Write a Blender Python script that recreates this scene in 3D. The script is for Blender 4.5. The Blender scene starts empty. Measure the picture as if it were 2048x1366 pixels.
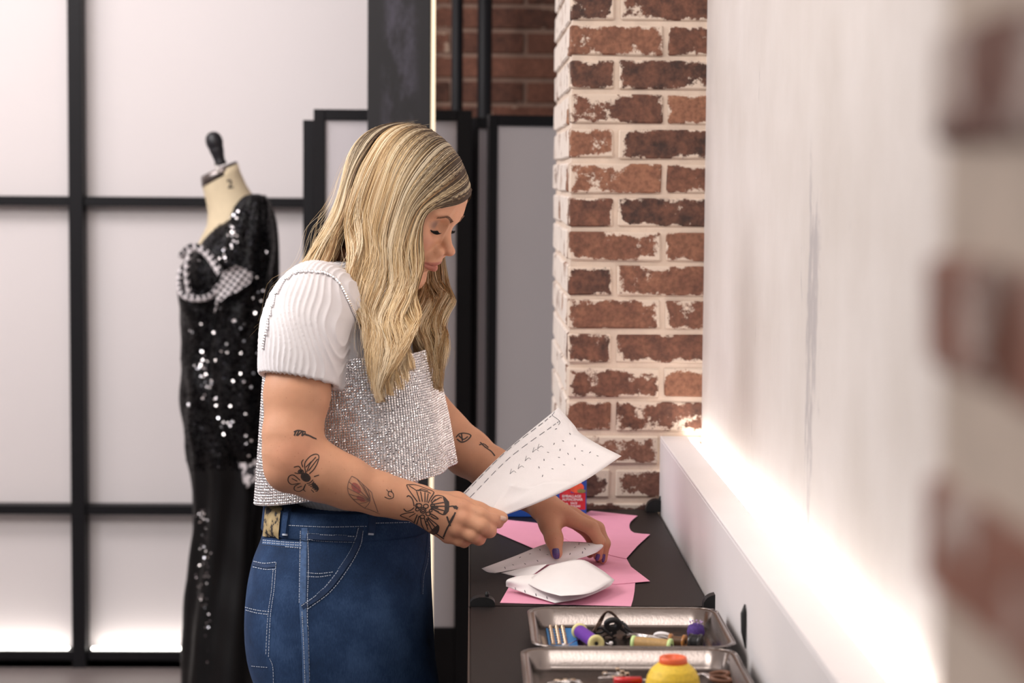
import bpy, bmesh, math, random
import numpy as np
from mathutils import Vector, Matrix
from mathutils.bvhtree import BVHTree

random.seed(7)
rng = np.random.default_rng(11)
scene = bpy.context.scene
C = scene.collection

# ------------------------------------------------------------------ camera
FPX = 4400.0
CAM = Vector((0.0, 0.0, 1.54))
_p, _y, _r = math.atan(333.0 / FPX), math.atan(84.0 / FPX), math.radians(0.42)
FW = Vector((math.sin(_y) * math.cos(_p), math.cos(_y) * math.cos(_p), -math.sin(_p)))
_r0 = Vector((math.cos(_y), -math.sin(_y), 0.0))
_u0 = _r0.cross(FW)
RT = (_r0 * math.cos(_r) + _u0 * math.sin(_r)).normalized()
UP = RT.cross(FW).normalized()
cd = bpy.data.cameras.new('camera')
cam = bpy.data.objects.new('camera', cd)
C.objects.link(cam)
cam.matrix_world = Matrix(((RT.x, UP.x, -FW.x, CAM.x), (RT.y, UP.y, -FW.y, CAM.y), (RT.z, UP.z, -FW.z, CAM.z), (0, 0, 0, 1)))
cd.sensor_width = 36.0
cd.lens = 36.0 * FPX / 2048.0
cd.clip_start = 0.05
cd.dof.use_dof = True
cd.dof.focus_distance = 3.50
cd.dof.aperture_fstop = 4.8
scene.camera = cam

# ------------------------------------------------------------------ world, lights, exposure
w = bpy.data.worlds.new('world')
scene.world = w
w.use_nodes = True
w.node_tree.nodes['Background'].inputs[0].default_value = (0.94, 0.96, 1.0, 1)
w.node_tree.nodes['Background'].inputs[1].default_value = 0.36


def area(name, loc, target, sx, sy, power, color):
    l = bpy.data.lights.new(name, 'AREA')
    l.shape = 'RECTANGLE'
    l.size, l.size_y = sx, sy
    l.energy = power
    l.color = color
    o = bpy.data.objects.new(name, l)
    C.objects.link(o)
    o.location = loc
    o.rotation_euler = (Vector(target) - Vector(loc)).to_track_quat('-Z', 'Y').to_euler()
    return o


area('ceiling_softlight', (-1.65, 2.35, 2.95), (-0.2, 3.6, 1.1), 1.2, 1.0, 46, (1.0, 0.93, 0.87))
area('ceiling_softlight_rear', (-2.0, 5.2, 3.0), (-1.6, 6.6, 1.2), 2.4, 0.9, 44, (1.0, 0.95, 0.94))
area('fill_light_over_table', (0.10, 2.5, 2.9), (0.05, 3.75, 0.9), 0.5, 0.5, 6, (1.0, 0.95, 0.9))  # added fill to brighten the far-side hair, no fixture hangs there
area('ceiling_softlight_side', (-2.6, 3.6, 2.6), (-0.3, 3.6, 1.1), 1.0, 1.4, 42, (0.95, 0.96, 1.0))

scene.view_settings.view_transform = 'Standard'
scene.view_settings.look = 'None'
scene.view_settings.gamma = 1.0
scene.view_settings.use_curve_mapping = False
scene.view_settings.exposure = 0.12


# ------------------------------------------------------------------ helpers
def ray(px, py):
    return (FW * FPX + RT * (px - 1024.0) - UP * (py - 683.0)).normalized()


def at(px, py, Y=None, Z=None, X=None):
    """world point seen at a pixel, on the plane Y=.., Z=.. or X=.."""
    d = ray(px, py)
    if Y is not None:
        t = (Y - CAM.y) / d.y
    elif Z is not None:
        t = (Z - CAM.z) / d.z
    else:
        t = (X - CAM.x) / d.x
    return CAM + d * t


def A(px, py, Y):
    return np.array(at(px, py, Y=Y))


def world_loc(o):
    v = Vector((0, 0, 0))
    while o is not None:
        v += o.location
        o = o.parent
    return v


def tag(o, label=None, cat=None, group=None, kind=None):
    if label:
        o['label'] = label
    if cat:
        o['category'] = cat
    if group:
        o['group'] = group
    if kind:
        o['kind'] = kind
    return o


def empty(name, loc, label=None, cat=None, group=None, kind=None):
    o = bpy.data.objects.new(name, None)
    o.empty_display_size = 0.05
    C.objects.link(o)
    o.location = loc
    return tag(o, label, cat, group, kind)


def put(name, me, mat, parent=None, smooth=False):
    o = bpy.data.objects.new(name, me)
    C.objects.link(o)
    if mat is not None and len(me.materials) == 0:
        me.materials.append(mat)
    if parent is not None:
        o.parent = parent
    if smooth:
        me.polygons.foreach_set('use_smooth', np.ones(len(me.polygons), dtype=bool))
    return o


def mesh(name, V, F, mat, parent=None, smooth=False, colors=None, uv=None):
    """world-space vertices -> one mesh object (origin at its parent's, or at its own base)"""
    V = np.asarray(V, dtype=np.float64).reshape(-1, 3)
    if parent is not None:
        off = np.array(world_loc(parent))
    else:
        off = np.array([(V[:, 0].min() + V[:, 0].max()) / 2, (V[:, 1].min() + V[:, 1].max()) / 2, V[:, 2].min()])
    V = V - off
    me = bpy.data.meshes.new(name)
    if isinstance(F, np.ndarray):
        n, k = F.shape
        me.vertices.add(len(V))
        me.vertices.foreach_set('co', V.astype(np.float32).ravel())
        me.loops.add(n * k)
        me.loops.foreach_set('vertex_index', F.astype(np.int32).ravel())
        me.polygons.add(n)
        me.polygons.foreach_set('loop_start', np.arange(0, n * k, k, dtype=np.int32))
        me.polygons.foreach_set('loop_total', np.full(n, k, dtype=np.int32))
        me.update(calc_edges=True)
    else:
        me.from_pydata(V.tolist(), [], [list(map(int, f)) for f in F])
        me.update()
    if colors is not None:
        ca = me.color_attributes.new('Col', 'FLOAT_COLOR', 'POINT')
        cc = np.ones((len(V), 4), dtype=np.float32)
        cc[:, :colors.shape[1]] = colors
        ca.data.foreach_set('color', cc.ravel())
    if uv is not None:
        ul = me.uv_layers.new(name='UVMap')
        li = np.empty(len(me.loops), dtype=np.int32)
        me.loops.foreach_get('vertex_index', li)
        ul.data.foreach_set('uv', np.asarray(uv, dtype=np.float32)[li].ravel())
    o = put(name, me, mat, parent, smooth)
    if parent is None:
        o.location = off
    return o


class MB:
    """collects shapes (world space) into one mesh"""

    def __init__(self):
        self.V, self.F = [], []

    def add(self, V, F):
        n = len(self.V)
        self.V.extend([tuple(v) for v in V])
        self.F.extend([[i + n for i in f] for f in F])
        return self

    def box(self, lo, hi, bev=0.0, rot=0.0, seg=1):
        bm = bmesh.new()
        bmesh.ops.create_cube(bm, size=1.0)
        lo, hi = Vector(lo), Vector(hi)
        s = hi - lo
        bmesh.ops.scale(bm, vec=s, verts=bm.verts)
        if bev > 0:
            bmesh.ops.bevel(bm, geom=bm.edges[:], offset=bev, segments=seg, affect='EDGES')
        if rot:
            bmesh.ops.rotate(bm, cent=(0, 0, 0), matrix=Matrix.Rotation(rot, 3, 'Z'), verts=bm.verts)
        bmesh.ops.translate(bm, vec=(lo + hi) / 2, verts=bm.verts)
        bm.verts.index_update()
        self.add([v.co[:] for v in bm.verts], [[v.index for v in f.verts] for f in bm.faces])
        bm.free()
        return self

    def tube(self, pts, rad, n=8, caps=True, flat=1.0):
        V, F = tube_vf(pts, rad, n, caps, flat)
        return self.add(V, F)

    def lathe(self, base, axis, prof, n=24):
        """prof: list of (radius, height along axis)"""
        axis = Vector(axis).normalized()
        a = axis.orthogonal().normalized()
        b = axis.cross(a)
        base = Vector(base)
        V, F = [], []
        for r, h in prof:
            for k in range(n):
                t = 2 * math.pi * k / n
                V.append(base + axis * h + (a * math.cos(t) + b * math.sin(t)) * max(r, 1e-5))
        m = len(prof)
        for i in range(m - 1):
            for k in range(n):
                F.append([i * n + k, i * n + (k + 1) % n, (i + 1) * n + (k + 1) % n, (i + 1) * n + k])
        F.append([k for k in range(n)][::-1])
        F.append([(m - 1) * n + k for k in range(n)])
        return self.add(V, F)

    def prism(self, poly, z0, z1):
        n = len(poly)
        V = [(p[0], p[1], z0) for p in poly] + [(p[0], p[1], z1) for p in poly]
        F = [[i, (i + 1) % n, n + (i + 1) % n, n + i] for i in range(n)]
        F += [list(range(n))[::-1], list(range(n, 2 * n))]
        return self.add(V, F)

    def build(self, name, mat, parent=None, smooth=False):
        return mesh(name, self.V, self.F, mat, parent, smooth)


def tube_vf(pts, rad, n=8, caps=True, flat=1.0):
    P = np.asarray(pts, dtype=float)
    m = len(P)
    R = np.full(m, rad) if np.isscalar(rad) else np.asarray(rad, dtype=float)
    T = np.gradient(P, axis=0)
    T /= np.linalg.norm(T, axis=1)[:, None] + 1e-12
    ref = np.array([0, 0, 1.0]) if abs(T[0, 2]) < 0.9 else np.array([1.0, 0, 0])
    a = np.cross(T[0], ref)
    a /= np.linalg.norm(a)
    V = []
    for i in range(m):
        a = a - T[i] * a.dot(T[i])
        a /= np.linalg.norm(a) + 1e-12
        b = np.cross(T[i], a)
        for k in range(n):
            t = 2 * math.pi * k / n
            V.append(P[i] + (a * math.cos(t) + b * math.sin(t) * flat) * R[i])
    F = []
    for i in range(m - 1):
        for k in range(n):
            F.append([i * n + k, i * n + (k + 1) % n, (i + 1) * n + (k + 1) % n, (i + 1) * n + k])
    if caps:
        F.append([k for k in range(n)][::-1])
        F.append([(m - 1) * n + k for k in range(n)])
    return V, F


def spline(pts, n):
    """Catmull-Rom through pts (k,d) -> (n,d)"""
    P = np.asarray(pts, dtype=float)
    k = len(P)
    if k == 2:
        t = np.linspace(0, 1, n)[:, None]
        return P[0] * (1 - t) + P[1] * t
    E = np.vstack([2 * P[0] - P[1], P, 2 * P[-1] - P[-2]])
    s = np.linspace(0, k - 1 - 1e-9, n)
    i = s.astype(int)
    t = (s - i)[:, None]
    p0, p1, p2, p3 = E[i], E[i + 1], E[i + 2], E[i + 3]
    return 0.5 * ((2 * p1) + (-p0 + p2) * t + (2 * p0 - 5 * p1 + 4 * p2 - p3) * t ** 2 + (-p0 + 3 * p1 - 3 * p2 + p3) * t ** 3)


def interp(x, xs, ys):
    return float(np.interp(x, xs, ys))


def loft(rings, closed=True, caps=True):
    rings = np.asarray(rings, dtype=float)
    m, n, _ = rings.shape
    idx = np.arange(m * n).reshape(m, n)
    F = []
    nn = n if closed else n - 1
    for i in range(m - 1):
        for k in range(nn):
            k2 = (k + 1) % n
            F.append([idx[i, k], idx[i, k2], idx[i + 1, k2], idx[i + 1, k]])
    if caps and closed:
        F.append(list(idx[0][::-1]))
        F.append(list(idx[-1]))
    return rings.reshape(-1, 3), F


# ------------------------------------------------------------------ implicit surfaces
class Field:
    def __init__(self, lo, hi, h):
        self.lo, self.h = np.asarray(lo, float), h
        self.n = np.ceil((np.asarray(hi, float) - self.lo) / h).astype(int) + 1
        self.F = np.full(self.n, 0.5, dtype=np.float32)

    def _win(self, lo, hi):
        i0 = np.maximum(np.floor((lo - self.lo) / self.h).astype(int), 0)
        i1 = np.minimum(np.ceil((hi - self.lo) / self.h).astype(int) + 1, self.n)
        if np.any(i1 <= i0):
            return None
        ax = [(self.lo[k] + self.h * np.arange(i0[k], i1[k])).astype(np.float32) for k in range(3)]
        sl = tuple(slice(i0[k], i1[k]) for k in range(3))
        return sl, ax[0][:, None, None], ax[1][None, :, None], ax[2][None, None, :]

    def _mix(self, sl, d, k, sub):
        f = self.F[sl]
        if sub:
            d = -d
            if k > 0:
                hh = np.maximum(k - np.abs(f - d), 0) / k
                self.F[sl] = np.maximum(f, d) + hh * hh * k * 0.25
            else:
                self.F[sl] = np.maximum(f, d)
        else:
            if k > 0:
                hh = np.maximum(k - np.abs(f - d), 0) / k
                self.F[sl] = np.minimum(f, d) - hh * hh * k * 0.25
            else:
                self.F[sl] = np.minimum(f, d)

    def cone(self, a, b, r1, r2, k=0.01, sub=False):
        a, b = np.asarray(a, float), np.asarray(b, float)
        pad = max(r1, r2) + k + 4 * self.h
        wn = self._win(np.minimum(a, b) - pad, np.maximum(a, b) + pad)
        if wn is None:
            return self
        sl, x, y, z = wn
        ab = b - a
        L = max(float(ab.dot(ab)), 1e-12)
        t = np.clip(((x - a[0]) * ab[0] + (y - a[1]) * ab[1] + (z - a[2]) * ab[2]) / L, 0, 1)
        d = np.sqrt((x - a[0] - t * ab[0]) ** 2 + (y - a[1] - t * ab[1]) ** 2 + (z - a[2] - t * ab[2]) ** 2) - (r1 + (r2 - r1) * t)
        self._mix(sl, d.astype(np.float32), k, sub)
        return self

    def chain(self, pts, rad, k=0.01):
        for i in range(len(pts) - 1):
            self.cone(pts[i], pts[i + 1], rad[i], rad[i + 1], k)
        return self

    def ell(self, c, r, k=0.01, rot=None, sub=False):
        c, r = np.asarray(c, float), np.asarray(r, float)
        pad = r.max() + k + 4 * self.h
        wn = self._win(c - pad, c + pad)
        if wn is None:
            return self
        sl, x, y, z = wn
        x, y, z = x - c[0], y - c[1], z - c[2]
        if rot is not None:
            M = np.asarray(rot, float)     # rows: local axes
            x, y, z = (M[0, 0] * x + M[0, 1] * y + M[0, 2] * z, M[1, 0] * x + M[1, 1] * y + M[1, 2] * z, M[2, 0] * x + M[2, 1] * y + M[2, 2] * z)
        k0 = np.sqrt((x / r[0]) ** 2 + (y / r[1]) ** 2 + (z / r[2]) ** 2)
        k1 = np.sqrt((x / r[0] ** 2) ** 2 + (y / r[1] ** 2) ** 2 + (z / r[2] ** 2) ** 2)
        d = k0 * (k0 - 1.0) / (k1 + 1e-6)
        self._mix(sl, d.astype(np.float32), k, sub)
        return self

    def cut(self, p, nrm):
        """keep the side the normal does not point to"""
        p, nrm = np.asarray(p, float), np.asarray(nrm, float)
        nrm = nrm / np.linalg.norm(nrm)
        sl, x, y, z = self._win(self.lo, self.lo + self.h * self.n)
        d = ((x - p[0]) * nrm[0] + (y - p[1]) * nrm[1] + (z - p[2]) * nrm[2]).astype(np.float32)
        self.F = np.maximum(self.F, d)
        return self

    def surface(self):
        F, h = self.F, self.h
        # keep the border outside
        for ax in range(3):
            s = [slice(None)] * 3
            for e in (0, -1):
                s[ax] = e
                F[tuple(s)] = np.maximum(F[tuple(s)], 0.001)
        ins = F < 0
        c = np.zeros(tuple(np.array(F.shape) - 1), dtype=np.uint8)
        nx, ny, nz = c.shape
        for dx in (0, 1):
            for dy in (0, 1):
                for dz in (0, 1):
                    c += ins[dx:dx + nx, dy:dy + ny, dz:dz + nz]
        cells = np.argwhere((c > 0) & (c < 8))
        idx = np.full(c.shape, -1, dtype=np.int32)
        idx[cells[:, 0], cells[:, 1], cells[:, 2]] = np.arange(len(cells))
        corners = [(dx, dy, dz) for dx in (0, 1) for dy in (0, 1) for dz in (0, 1)]
        val = np.stack([F[cells[:, 0] + q[0], cells[:, 1] + q[1], cells[:, 2] + q[2]] for q in corners], axis=1).astype(np.float64)
        acc = np.zeros((len(cells), 3))
        cnt = np.zeros(len(cells))
        for i, qa in enumerate(corners):
            for j, qb in enumerate(corners):
                if j <= i or sum(abs(qa[m] - qb[m]) for m in range(3)) != 1:
                    continue
                a, b = val[:, i], val[:, j]
                mk = (a < 0) != (b < 0)
                t = np.where(mk, a / (a - b + 1e-20), 0)
                p = np.array(qa)[None, :] + t[:, None] * (np.array(qb) - np.array(qa))[None, :]
                acc += p * mk[:, None]
                cnt += mk
        V = self.lo + h * (cells + acc / cnt[:, None])
        quads = []
        for ax in range(3):
            s0, s1 = [slice(1, -1)] * 3, [slice(1, -1)] * 3
            s0[ax], s1[ax] = slice(0, -1), slice(1, None)
            e = np.argwhere(ins[tuple(s0)] != ins[tuple(s1)])
            off = np.array([1, 1, 1])
            off[ax] = 0
            e = e + off
            o1, o2 = [a for a in range(3) if a != ax]
            d1, d2 = np.zeros(3, int), np.zeros(3, int)
            d1[o1], d2[o2] = 1, 1
            g = lambda q: idx[q[:, 0], q[:, 1], q[:, 2]]
            Q = np.stack([g(e - d1 - d2), g(e - d2), g(e), g(e - d1)], axis=1)
            i_in = ins[e[:, 0], e[:, 1], e[:, 2]]
            flip = ~i_in if ax != 1 else i_in
            Q[flip] = Q[flip][:, ::-1]
            quads.append(Q)
        Q = np.vstack(quads)
        Q = Q[(Q >= 0).all(axis=1)]
        return V, Q


# ------------------------------------------------------------------ materials
def new_mat(name):
    m = bpy.data.materials.new(name)
    m.use_nodes = True
    nt = m.node_tree
    return m, nt, nt.nodes['Principled BSDF']


def node(nt, kind, **kw):
    n = nt.nodes.new(kind)
    for k, v in kw.items():
        if k.startswith('i_'):
            key = k[2:]
            n.inputs[int(key) if key.isdigit() else key.replace('_', ' ')].default_value = v
        else:
            setattr(n, k, v)
    return n


def rgba(c):
    return (c[0], c[1], c[2], 1.0)


def srgb(h):
    h = h.lstrip('#')
    v = [int(h[i:i + 2], 16) / 255 for i in (0, 2, 4)]
    return tuple(x / 12.92 if x <= 0.04045 else ((x + 0.055) / 1.055) ** 2.4 for x in v)


def ramp(nt, stops):
    r = nt.nodes.new('ShaderNodeValToRGB')
    el = r.color_ramp.elements
    while len(el) < len(stops):
        el.new(0.5)
    for e, (p, c) in zip(el, stops):
        e.position = p
        e.color = rgba(c) if not np.isscalar(c) else (c, c, c, 1)
    return r


def simple(name, c, rough=0.5, metal=0.0, var=0.0, scale=20.0, bump=0.0, bscale=200.0, spec=0.5, coat=0.0, sheen=0.0):
    """principled material with noise-driven variation of tone and a fine bump"""
    m, nt, b = new_mat(name)
    b.inputs['Roughness'].default_value = rough
    b.inputs['Metallic'].default_value = metal
    b.inputs['Specular IOR Level'].default_value = spec
    b.inputs['Coat Weight'].default_value = coat
    b.inputs['Sheen Weight'].default_value = sheen
    tc = node(nt, 'ShaderNodeTexCoord')
    nz = node(nt, 'ShaderNodeTexNoise', i_Scale=scale, i_Detail=5.0)
    nt.links.new(tc.outputs['Object'], nz.inputs['Vector'])
    lo = tuple(max(0, x * (1 - var)) for x in c)
    hi = tuple(min(1, x * (1 + var)) for x in c)
    r = ramp(nt, [(0.3, lo), (0.7, hi)])
    nt.links.new(nz.outputs['Fac'], r.inputs['Fac'])
    nt.links.new(r.outputs['Color'], b.inputs['Base Color'])
    if bump > 0:
        n2 = node(nt, 'ShaderNodeTexNoise', i_Scale=bscale, i_Detail=3.0)
        nt.links.new(tc.outputs['Object'], n2.inputs['Vector'])
        bp = node(nt, 'ShaderNodeBump', i_Strength=bump, i_Distance=0.002)
        nt.links.new(n2.outputs['Fac'], bp.inputs['Height'])
        nt.links.new(bp.outputs['Normal'], b.inputs['Normal'])
    return m


def emit(name, c, s):
    m, nt, b = new_mat(name)
    b.inputs['Base Color'].default_value = rgba(c)
    b.inputs['Emission Color'].default_value = rgba(c)
    b.inputs['Emission Strength'].default_value = s
    return m


def brick_material(name, dark, mid, lite, paint_c, amount, seed):
    """fired clay with per-brick tone and patches of old paint and mortar smear"""
    m, nt, b = new_mat(name)
    geo = node(nt, 'ShaderNodeNewGeometry')
    oi = node(nt, 'ShaderNodeObjectInfo')
    n1 = node(nt, 'ShaderNodeTexNoise', i_Scale=34.0, i_Detail=6.0, i_Roughness=0.65)
    n2 = node(nt, 'ShaderNodeTexNoise', i_Scale=9.0 + seed, i_Detail=8.0, i_Roughness=0.72)
    n3 = node(nt, 'ShaderNodeTexNoise', i_Scale=120.0, i_Detail=4.0)
    for n in (n1, n2, n3):
        nt.links.new(geo.outputs['Position'], n.inputs['Vector'])
    mx = node(nt, 'ShaderNodeMath', operation='MULTIPLY_ADD')
    mx.inputs[1].default_value = 0.55
    nt.links.new(oi.outputs['Random'], mx.inputs[0])
    sub = node(nt, 'ShaderNodeMath', operation='SUBTRACT')
    sub.inputs[1].default_value = 0.27
    nt.links.new(n1.outputs['Fac'], sub.inputs[0])
    nt.links.new(sub.outputs[0], mx.inputs[2])
    r = ramp(nt, [(0.12, dark), (0.42, mid), (0.85, lite)])
    nt.links.new(mx.outputs[0], r.inputs['Fac'])
    # speckle
    sp = node(nt, 'ShaderNodeMix', data_type='RGBA', blend_type='MULTIPLY', i_0=0.5)
    rs = ramp(nt, [(0.35, 0.45), (0.6, 1.15)])
    nt.links.new(n3.outputs['Fac'], rs.inputs['Fac'])
    nt.links.new(r.outputs['Color'], sp.inputs[6])
    nt.links.new(rs.outputs['Color'], sp.inputs[7])
    # paint: more towards a brick's edges (generated coordinates)
    tc = node(nt, 'ShaderNodeTexCoord')
    sx = node(nt, 'ShaderNodeSeparateXYZ')
    nt.links.new(tc.outputs['Generated'], sx.inputs[0])

    def edge(o, wd):
        a = node(nt, 'ShaderNodeMath', operation='SUBTRACT')
        a.inputs[1].default_value = 0.5
        nt.links.new(o, a.inputs[0])
        c = node(nt, 'ShaderNodeMath', operation='ABSOLUTE')
        nt.links.new(a.outputs[0], c.inputs[0])
        mr = node(nt, 'ShaderNodeMapRange')
        mr.inputs[1].default_value = 0.5 - wd
        mr.inputs[2].default_value = 0.5
        nt.links.new(c.outputs[0], mr.inputs[0])
        return mr.outputs[0]
    ez = edge(sx.outputs['Z'], 0.22)
    ex = edge(sx.outputs['X'], 0.10)
    em = node(nt, 'ShaderNodeMath', operation='MAXIMUM')
    nt.links.new(ez, em.inputs[0])
    nt.links.new(ex, em.inputs[1])
    ad = node(nt, 'ShaderNodeMath', operation='MULTIPLY_ADD')
    ad.inputs[1].default_value = 0.13
    nt.links.new(em.outputs[0], ad.inputs[0])
    nt.links.new(n2.outputs['Fac'], ad.inputs[2])
    pr = ramp(nt, [(0.66 - amount, 0.0), (0.70 - amount, 1.0)])
    nt.links.new(ad.outputs[0], pr.inputs['Fac'])
    mix = node(nt, 'ShaderNodeMix', data_type='RGBA')
    nt.links.new(pr.outputs['Color'], mix.inputs[0])
    nt.links.new(sp.outputs[2], mix.inputs[6])
    mix.inputs[7].default_value = rgba(paint_c)
    nt.links.new(mix.outputs[2], b.inputs['Base Color'])
    b.inputs['Roughness'].default_value = 0.85
    bp = node(nt, 'ShaderNodeBump', i_Strength=0.5, i_Distance=0.003)
    nt.links.new(n1.outputs['Fac'], bp.inputs['Height'])
    nt.links.new(bp.outputs['Normal'], b.inputs['Normal'])
    return m


M = {}
M['black_frame'] = simple('black_painted_steel', srgb('131115'), 0.5, var=0.1, scale=8, spec=0.25)
M['black_soft'] = simple('black_plastic', (0.004, 0.004, 0.005), 0.5)
M['frosted'] = simple('frosted_white_panel', srgb('ece4e4'), 0.55, var=0.01, scale=2)
M['frosted_dim'] = simple('frosted_grey_panel', srgb('cfc7ca'), 0.5, var=0.015, scale=3)
M['floor'] = simple('grey_concrete_floor', srgb('7c7270'), 0.5, var=0.12, scale=3, bump=0.1)
M['ceiling'] = simple('white_ceiling', srgb('e6e0dc'), 0.8, var=0.02)
M['mortar'] = simple('pale_mortar', srgb('d6c3b3'), 0.9, var=0.10, scale=25, bump=0.6, bscale=90)
M['mortar_dark'] = simple('grey_mortar', srgb('8a6e60'), 0.9, var=0.15, scale=25, bump=0.6, bscale=90)
M['brick'] = brick_material('red_brown_brick', srgb('3d2c27'), srgb('704a3b'), srgb('94664f'), srgb('d2c0b0'), 0.085, 1.0)
M['brick_side'] = brick_material('painted_brick', srgb('5f463b'), srgb('86604e'), srgb('a67c62'), srgb('dccfc5'), 0.15, 2.3)
M['brick_low'] = brick_material('flaking_painted_brick', srgb('3a2a26'), srgb('66443a'), srgb('8a6250'), srgb('d4c4b4'), 0.15, 1.7)
M['brick_back'] = brick_material('dark_brown_brick', srgb('43291f'), srgb('653f31'), srgb('805240'), srgb('b89c88'), -0.03, 0.4)
M['brick_near'] = brick_material('warm_brown_brick', srgb('5f4038'), srgb('8d5a48'), srgb('9c6450'), srgb('cbb8ae'), 0.02, 3.0)

# ================================================================== the room
TZ = 0.90            # worktop height
WALLX = 0.446        # plaster wall
YB = 6.85            # partition and back wall


def struct(o):
    o['kind'] = 'structure'
    return o


struct(MB().box((-4.0, -0.6, -0.12), (2.2, 7.4, 0.0)).build('floor', M['floor']))
struct(MB().box((-4.0, -0.6, 3.2), (2.2, 7.4, 3.3)).build('ceiling', M['ceiling']))
struct(MB().box((-4.1, -0.6, 0), (-4.0, 7.4, 3.2)).build('wall_left', M['ceiling']))


# plaster wall with worn grey streaks
def plaster():
    m, nt, b = new_mat('white_plaster')
    geo = node(nt, 'ShaderNodeNewGeometry')
    mp = node(nt, 'ShaderNodeMapping')
    mp.inputs['Scale'].default_value = (1, 34, 7.0)
    nt.links.new(geo.outputs['Position'], mp.inputs['Vector'])
    n1 = node(nt, 'ShaderNodeTexNoise', i_Scale=1.2, i_Detail=9.0, i_Roughness=0.75)
    nt.links.new(mp.outputs[0], n1.inputs['Vector'])
    sx = node(nt, 'ShaderNodeSeparateXYZ')
    nt.links.new(geo.outputs['Position'], sx.inputs[0])

    def band(centre, half, out):
        a = node(nt, 'ShaderNodeMath', operation='SUBTRACT')
        a.inputs[1].default_value = centre
        nt.links.new(out, a.inputs[0])
        c = node(nt, 'ShaderNodeMath', operation='ABSOLUTE')
        nt.links.new(a.outputs[0], c.inputs[0])
        mr = node(nt, 'ShaderNodeMapRange')
        mr.inputs[1].default_value = half
        mr.inputs[2].default_value = 0.0
        nt.links.new(c.outputs[0], mr.inputs[0])
        return mr.outputs[0]
    b1 = band(2.86, 0.13, sx.outputs['Y'])     # the broad scraped streak
    bz = band(1.33, 0.42, sx.outputs['Z'])
    b2 = band(3.42, 0.04, sx.outputs['Y'])
    b3 = band(2.45, 0.05, sx.outputs['Y'])
    mul = node(nt, 'ShaderNodeMath', operation='MULTIPLY')
    nt.links.new(b1, mul.inputs[0])
    nt.links.new(bz, mul.inputs[1])
    s2 = node(nt, 'ShaderNodeMath', operation='MULTIPLY_ADD')
    s2.inputs[1].default_value = 0.20
    nt.links.new(b2, s2.inputs[0])
    nt.links.new(mul.outputs[0], s2.inputs[2])
    s3 = node(nt, 'ShaderNodeMath', operation='MULTIPLY_ADD')
    s3.inputs[1].default_value = 0.18
    nt.links.new(b3, s3.inputs[0])
    nt.links.new(s2.outputs[0], s3.inputs[2])
    sc = node(nt, 'ShaderNodeMath', operation='MULTIPLY')
    sc.inputs[1].default_value = 0.33
    nt.links.new(s3.outputs[0], sc.inputs[0])
    ad = node(nt, 'ShaderNodeMath', operation='ADD')
    nt.links.new(sc.outputs[0], ad.inputs[0])
    nt.links.new(n1.outputs['Fac'], ad.inputs[1])
    pr = ramp(nt, [(0.67, 0.0), (0.74, 0.8)])
    nt.links.new(ad.outputs[0], pr.inputs['Fac'])
    n2 = node(nt, 'ShaderNodeTexNoise', i_Scale=5.0, i_Detail=4.0)
    nt.links.new(geo.outputs['Position'], n2.inputs['Vector'])
    base = ramp(nt, [(0.3, srgb('d0c7c1')), (0.7, srgb('dcd4d0'))])
    nt.links.new(n2.outputs['Fac'], base.inputs['Fac'])
    mix = node(nt, 'ShaderNodeMix', data_type='RGBA')
    nt.links.new(pr.outputs['Color'], mix.inputs[0])
    nt.links.new(base.outputs['Color'], mix.inputs[6])
    mix.inputs[7].default_value = rgba(srgb('aca5a6'))
    nt.links.new(mix.outputs[2], b.inputs['Base Color'])
    b.inputs['Roughness'].default_value = 0.6
    bp = node(nt, 'ShaderNodeBump', i_Strength=0.6, i_Distance=0.004)
    inv = node(nt, 'ShaderNodeMath', operation='MULTIPLY')
    inv.inputs[1].default_value = -1
    nt.links.new(ad.outputs[0], inv.inputs[0])
    nt.links.new(inv.outputs[0], bp.inputs['Height'])
    nt.links.new(bp.outputs['Normal'], b.inputs['Normal'])
    return m


M['plaster'] = plaster()
struct(MB().box((WALLX, 0.72, 0), (WALLX + 0.2, 4.21, 3.2)).build('wall_right', M['plaster']))

# ledge in front of the plaster wall, with a light strip along it
LZ = 1.036
ledge = empty('trim_1', (0.40, 3.0, 0), kind='structure')
M['ledge'] = simple('white_painted_board', srgb('e8e2e2'), 0.5, var=0.02, scale=6)
MB().box((0.366, 0.80, 0.0), (0.376, 4.195, LZ), 0.001).build('ledge_front', M['ledge'], ledge)
MB().box((0.366, 0.80, LZ), (0.418, 4.195, LZ + 0.006), 0.001).build('ledge_top', M['ledge'], ledge)
M['led_low'] = emit('led_diffuser_low', (1.0, 0.95, 0.88), 9.0)
M['led'] = emit('led_diffuser', (1.0, 0.95, 0.88), 16.0)
MB().box((0.421, 0.85, LZ - 0.012), (0.437, 4.185, LZ + 0.000), 0.002).build('light_strip', M['led'], ledge)

# ------------------------------------------------------------------ brickwork
_bm = {}


def brick_mesh(lx, ly, lz, mat, i):
    key = (round(lx, 3), round(ly, 3), round(lz, 3), mat.name, i % 3)
    if key in _bm:
        return _bm[key]
    bm = bmesh.new()
    bmesh.ops.create_cube(bm, size=1.0)
    bmesh.ops.scale(bm, vec=(lx, ly, lz), verts=bm.verts)
    r = random.Random(len(_bm) * 7 + i)
    for v in bm.verts:
        v.co += Vector((r.uniform(-1, 1) * 0.0015, r.uniform(-1, 1) * 0.001, r.uniform(-1, 1) * 0.0015))
    bmesh.ops.bevel(bm, geom=bm.edges[:], offset=0.003, segments=1, affect='EDGES')
    me = bpy.data.meshes.new('brick')
    bm.to_mesh(me)
    bm.free()
    me.materials.append(mat)
    _bm[key] = me
    return me


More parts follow.
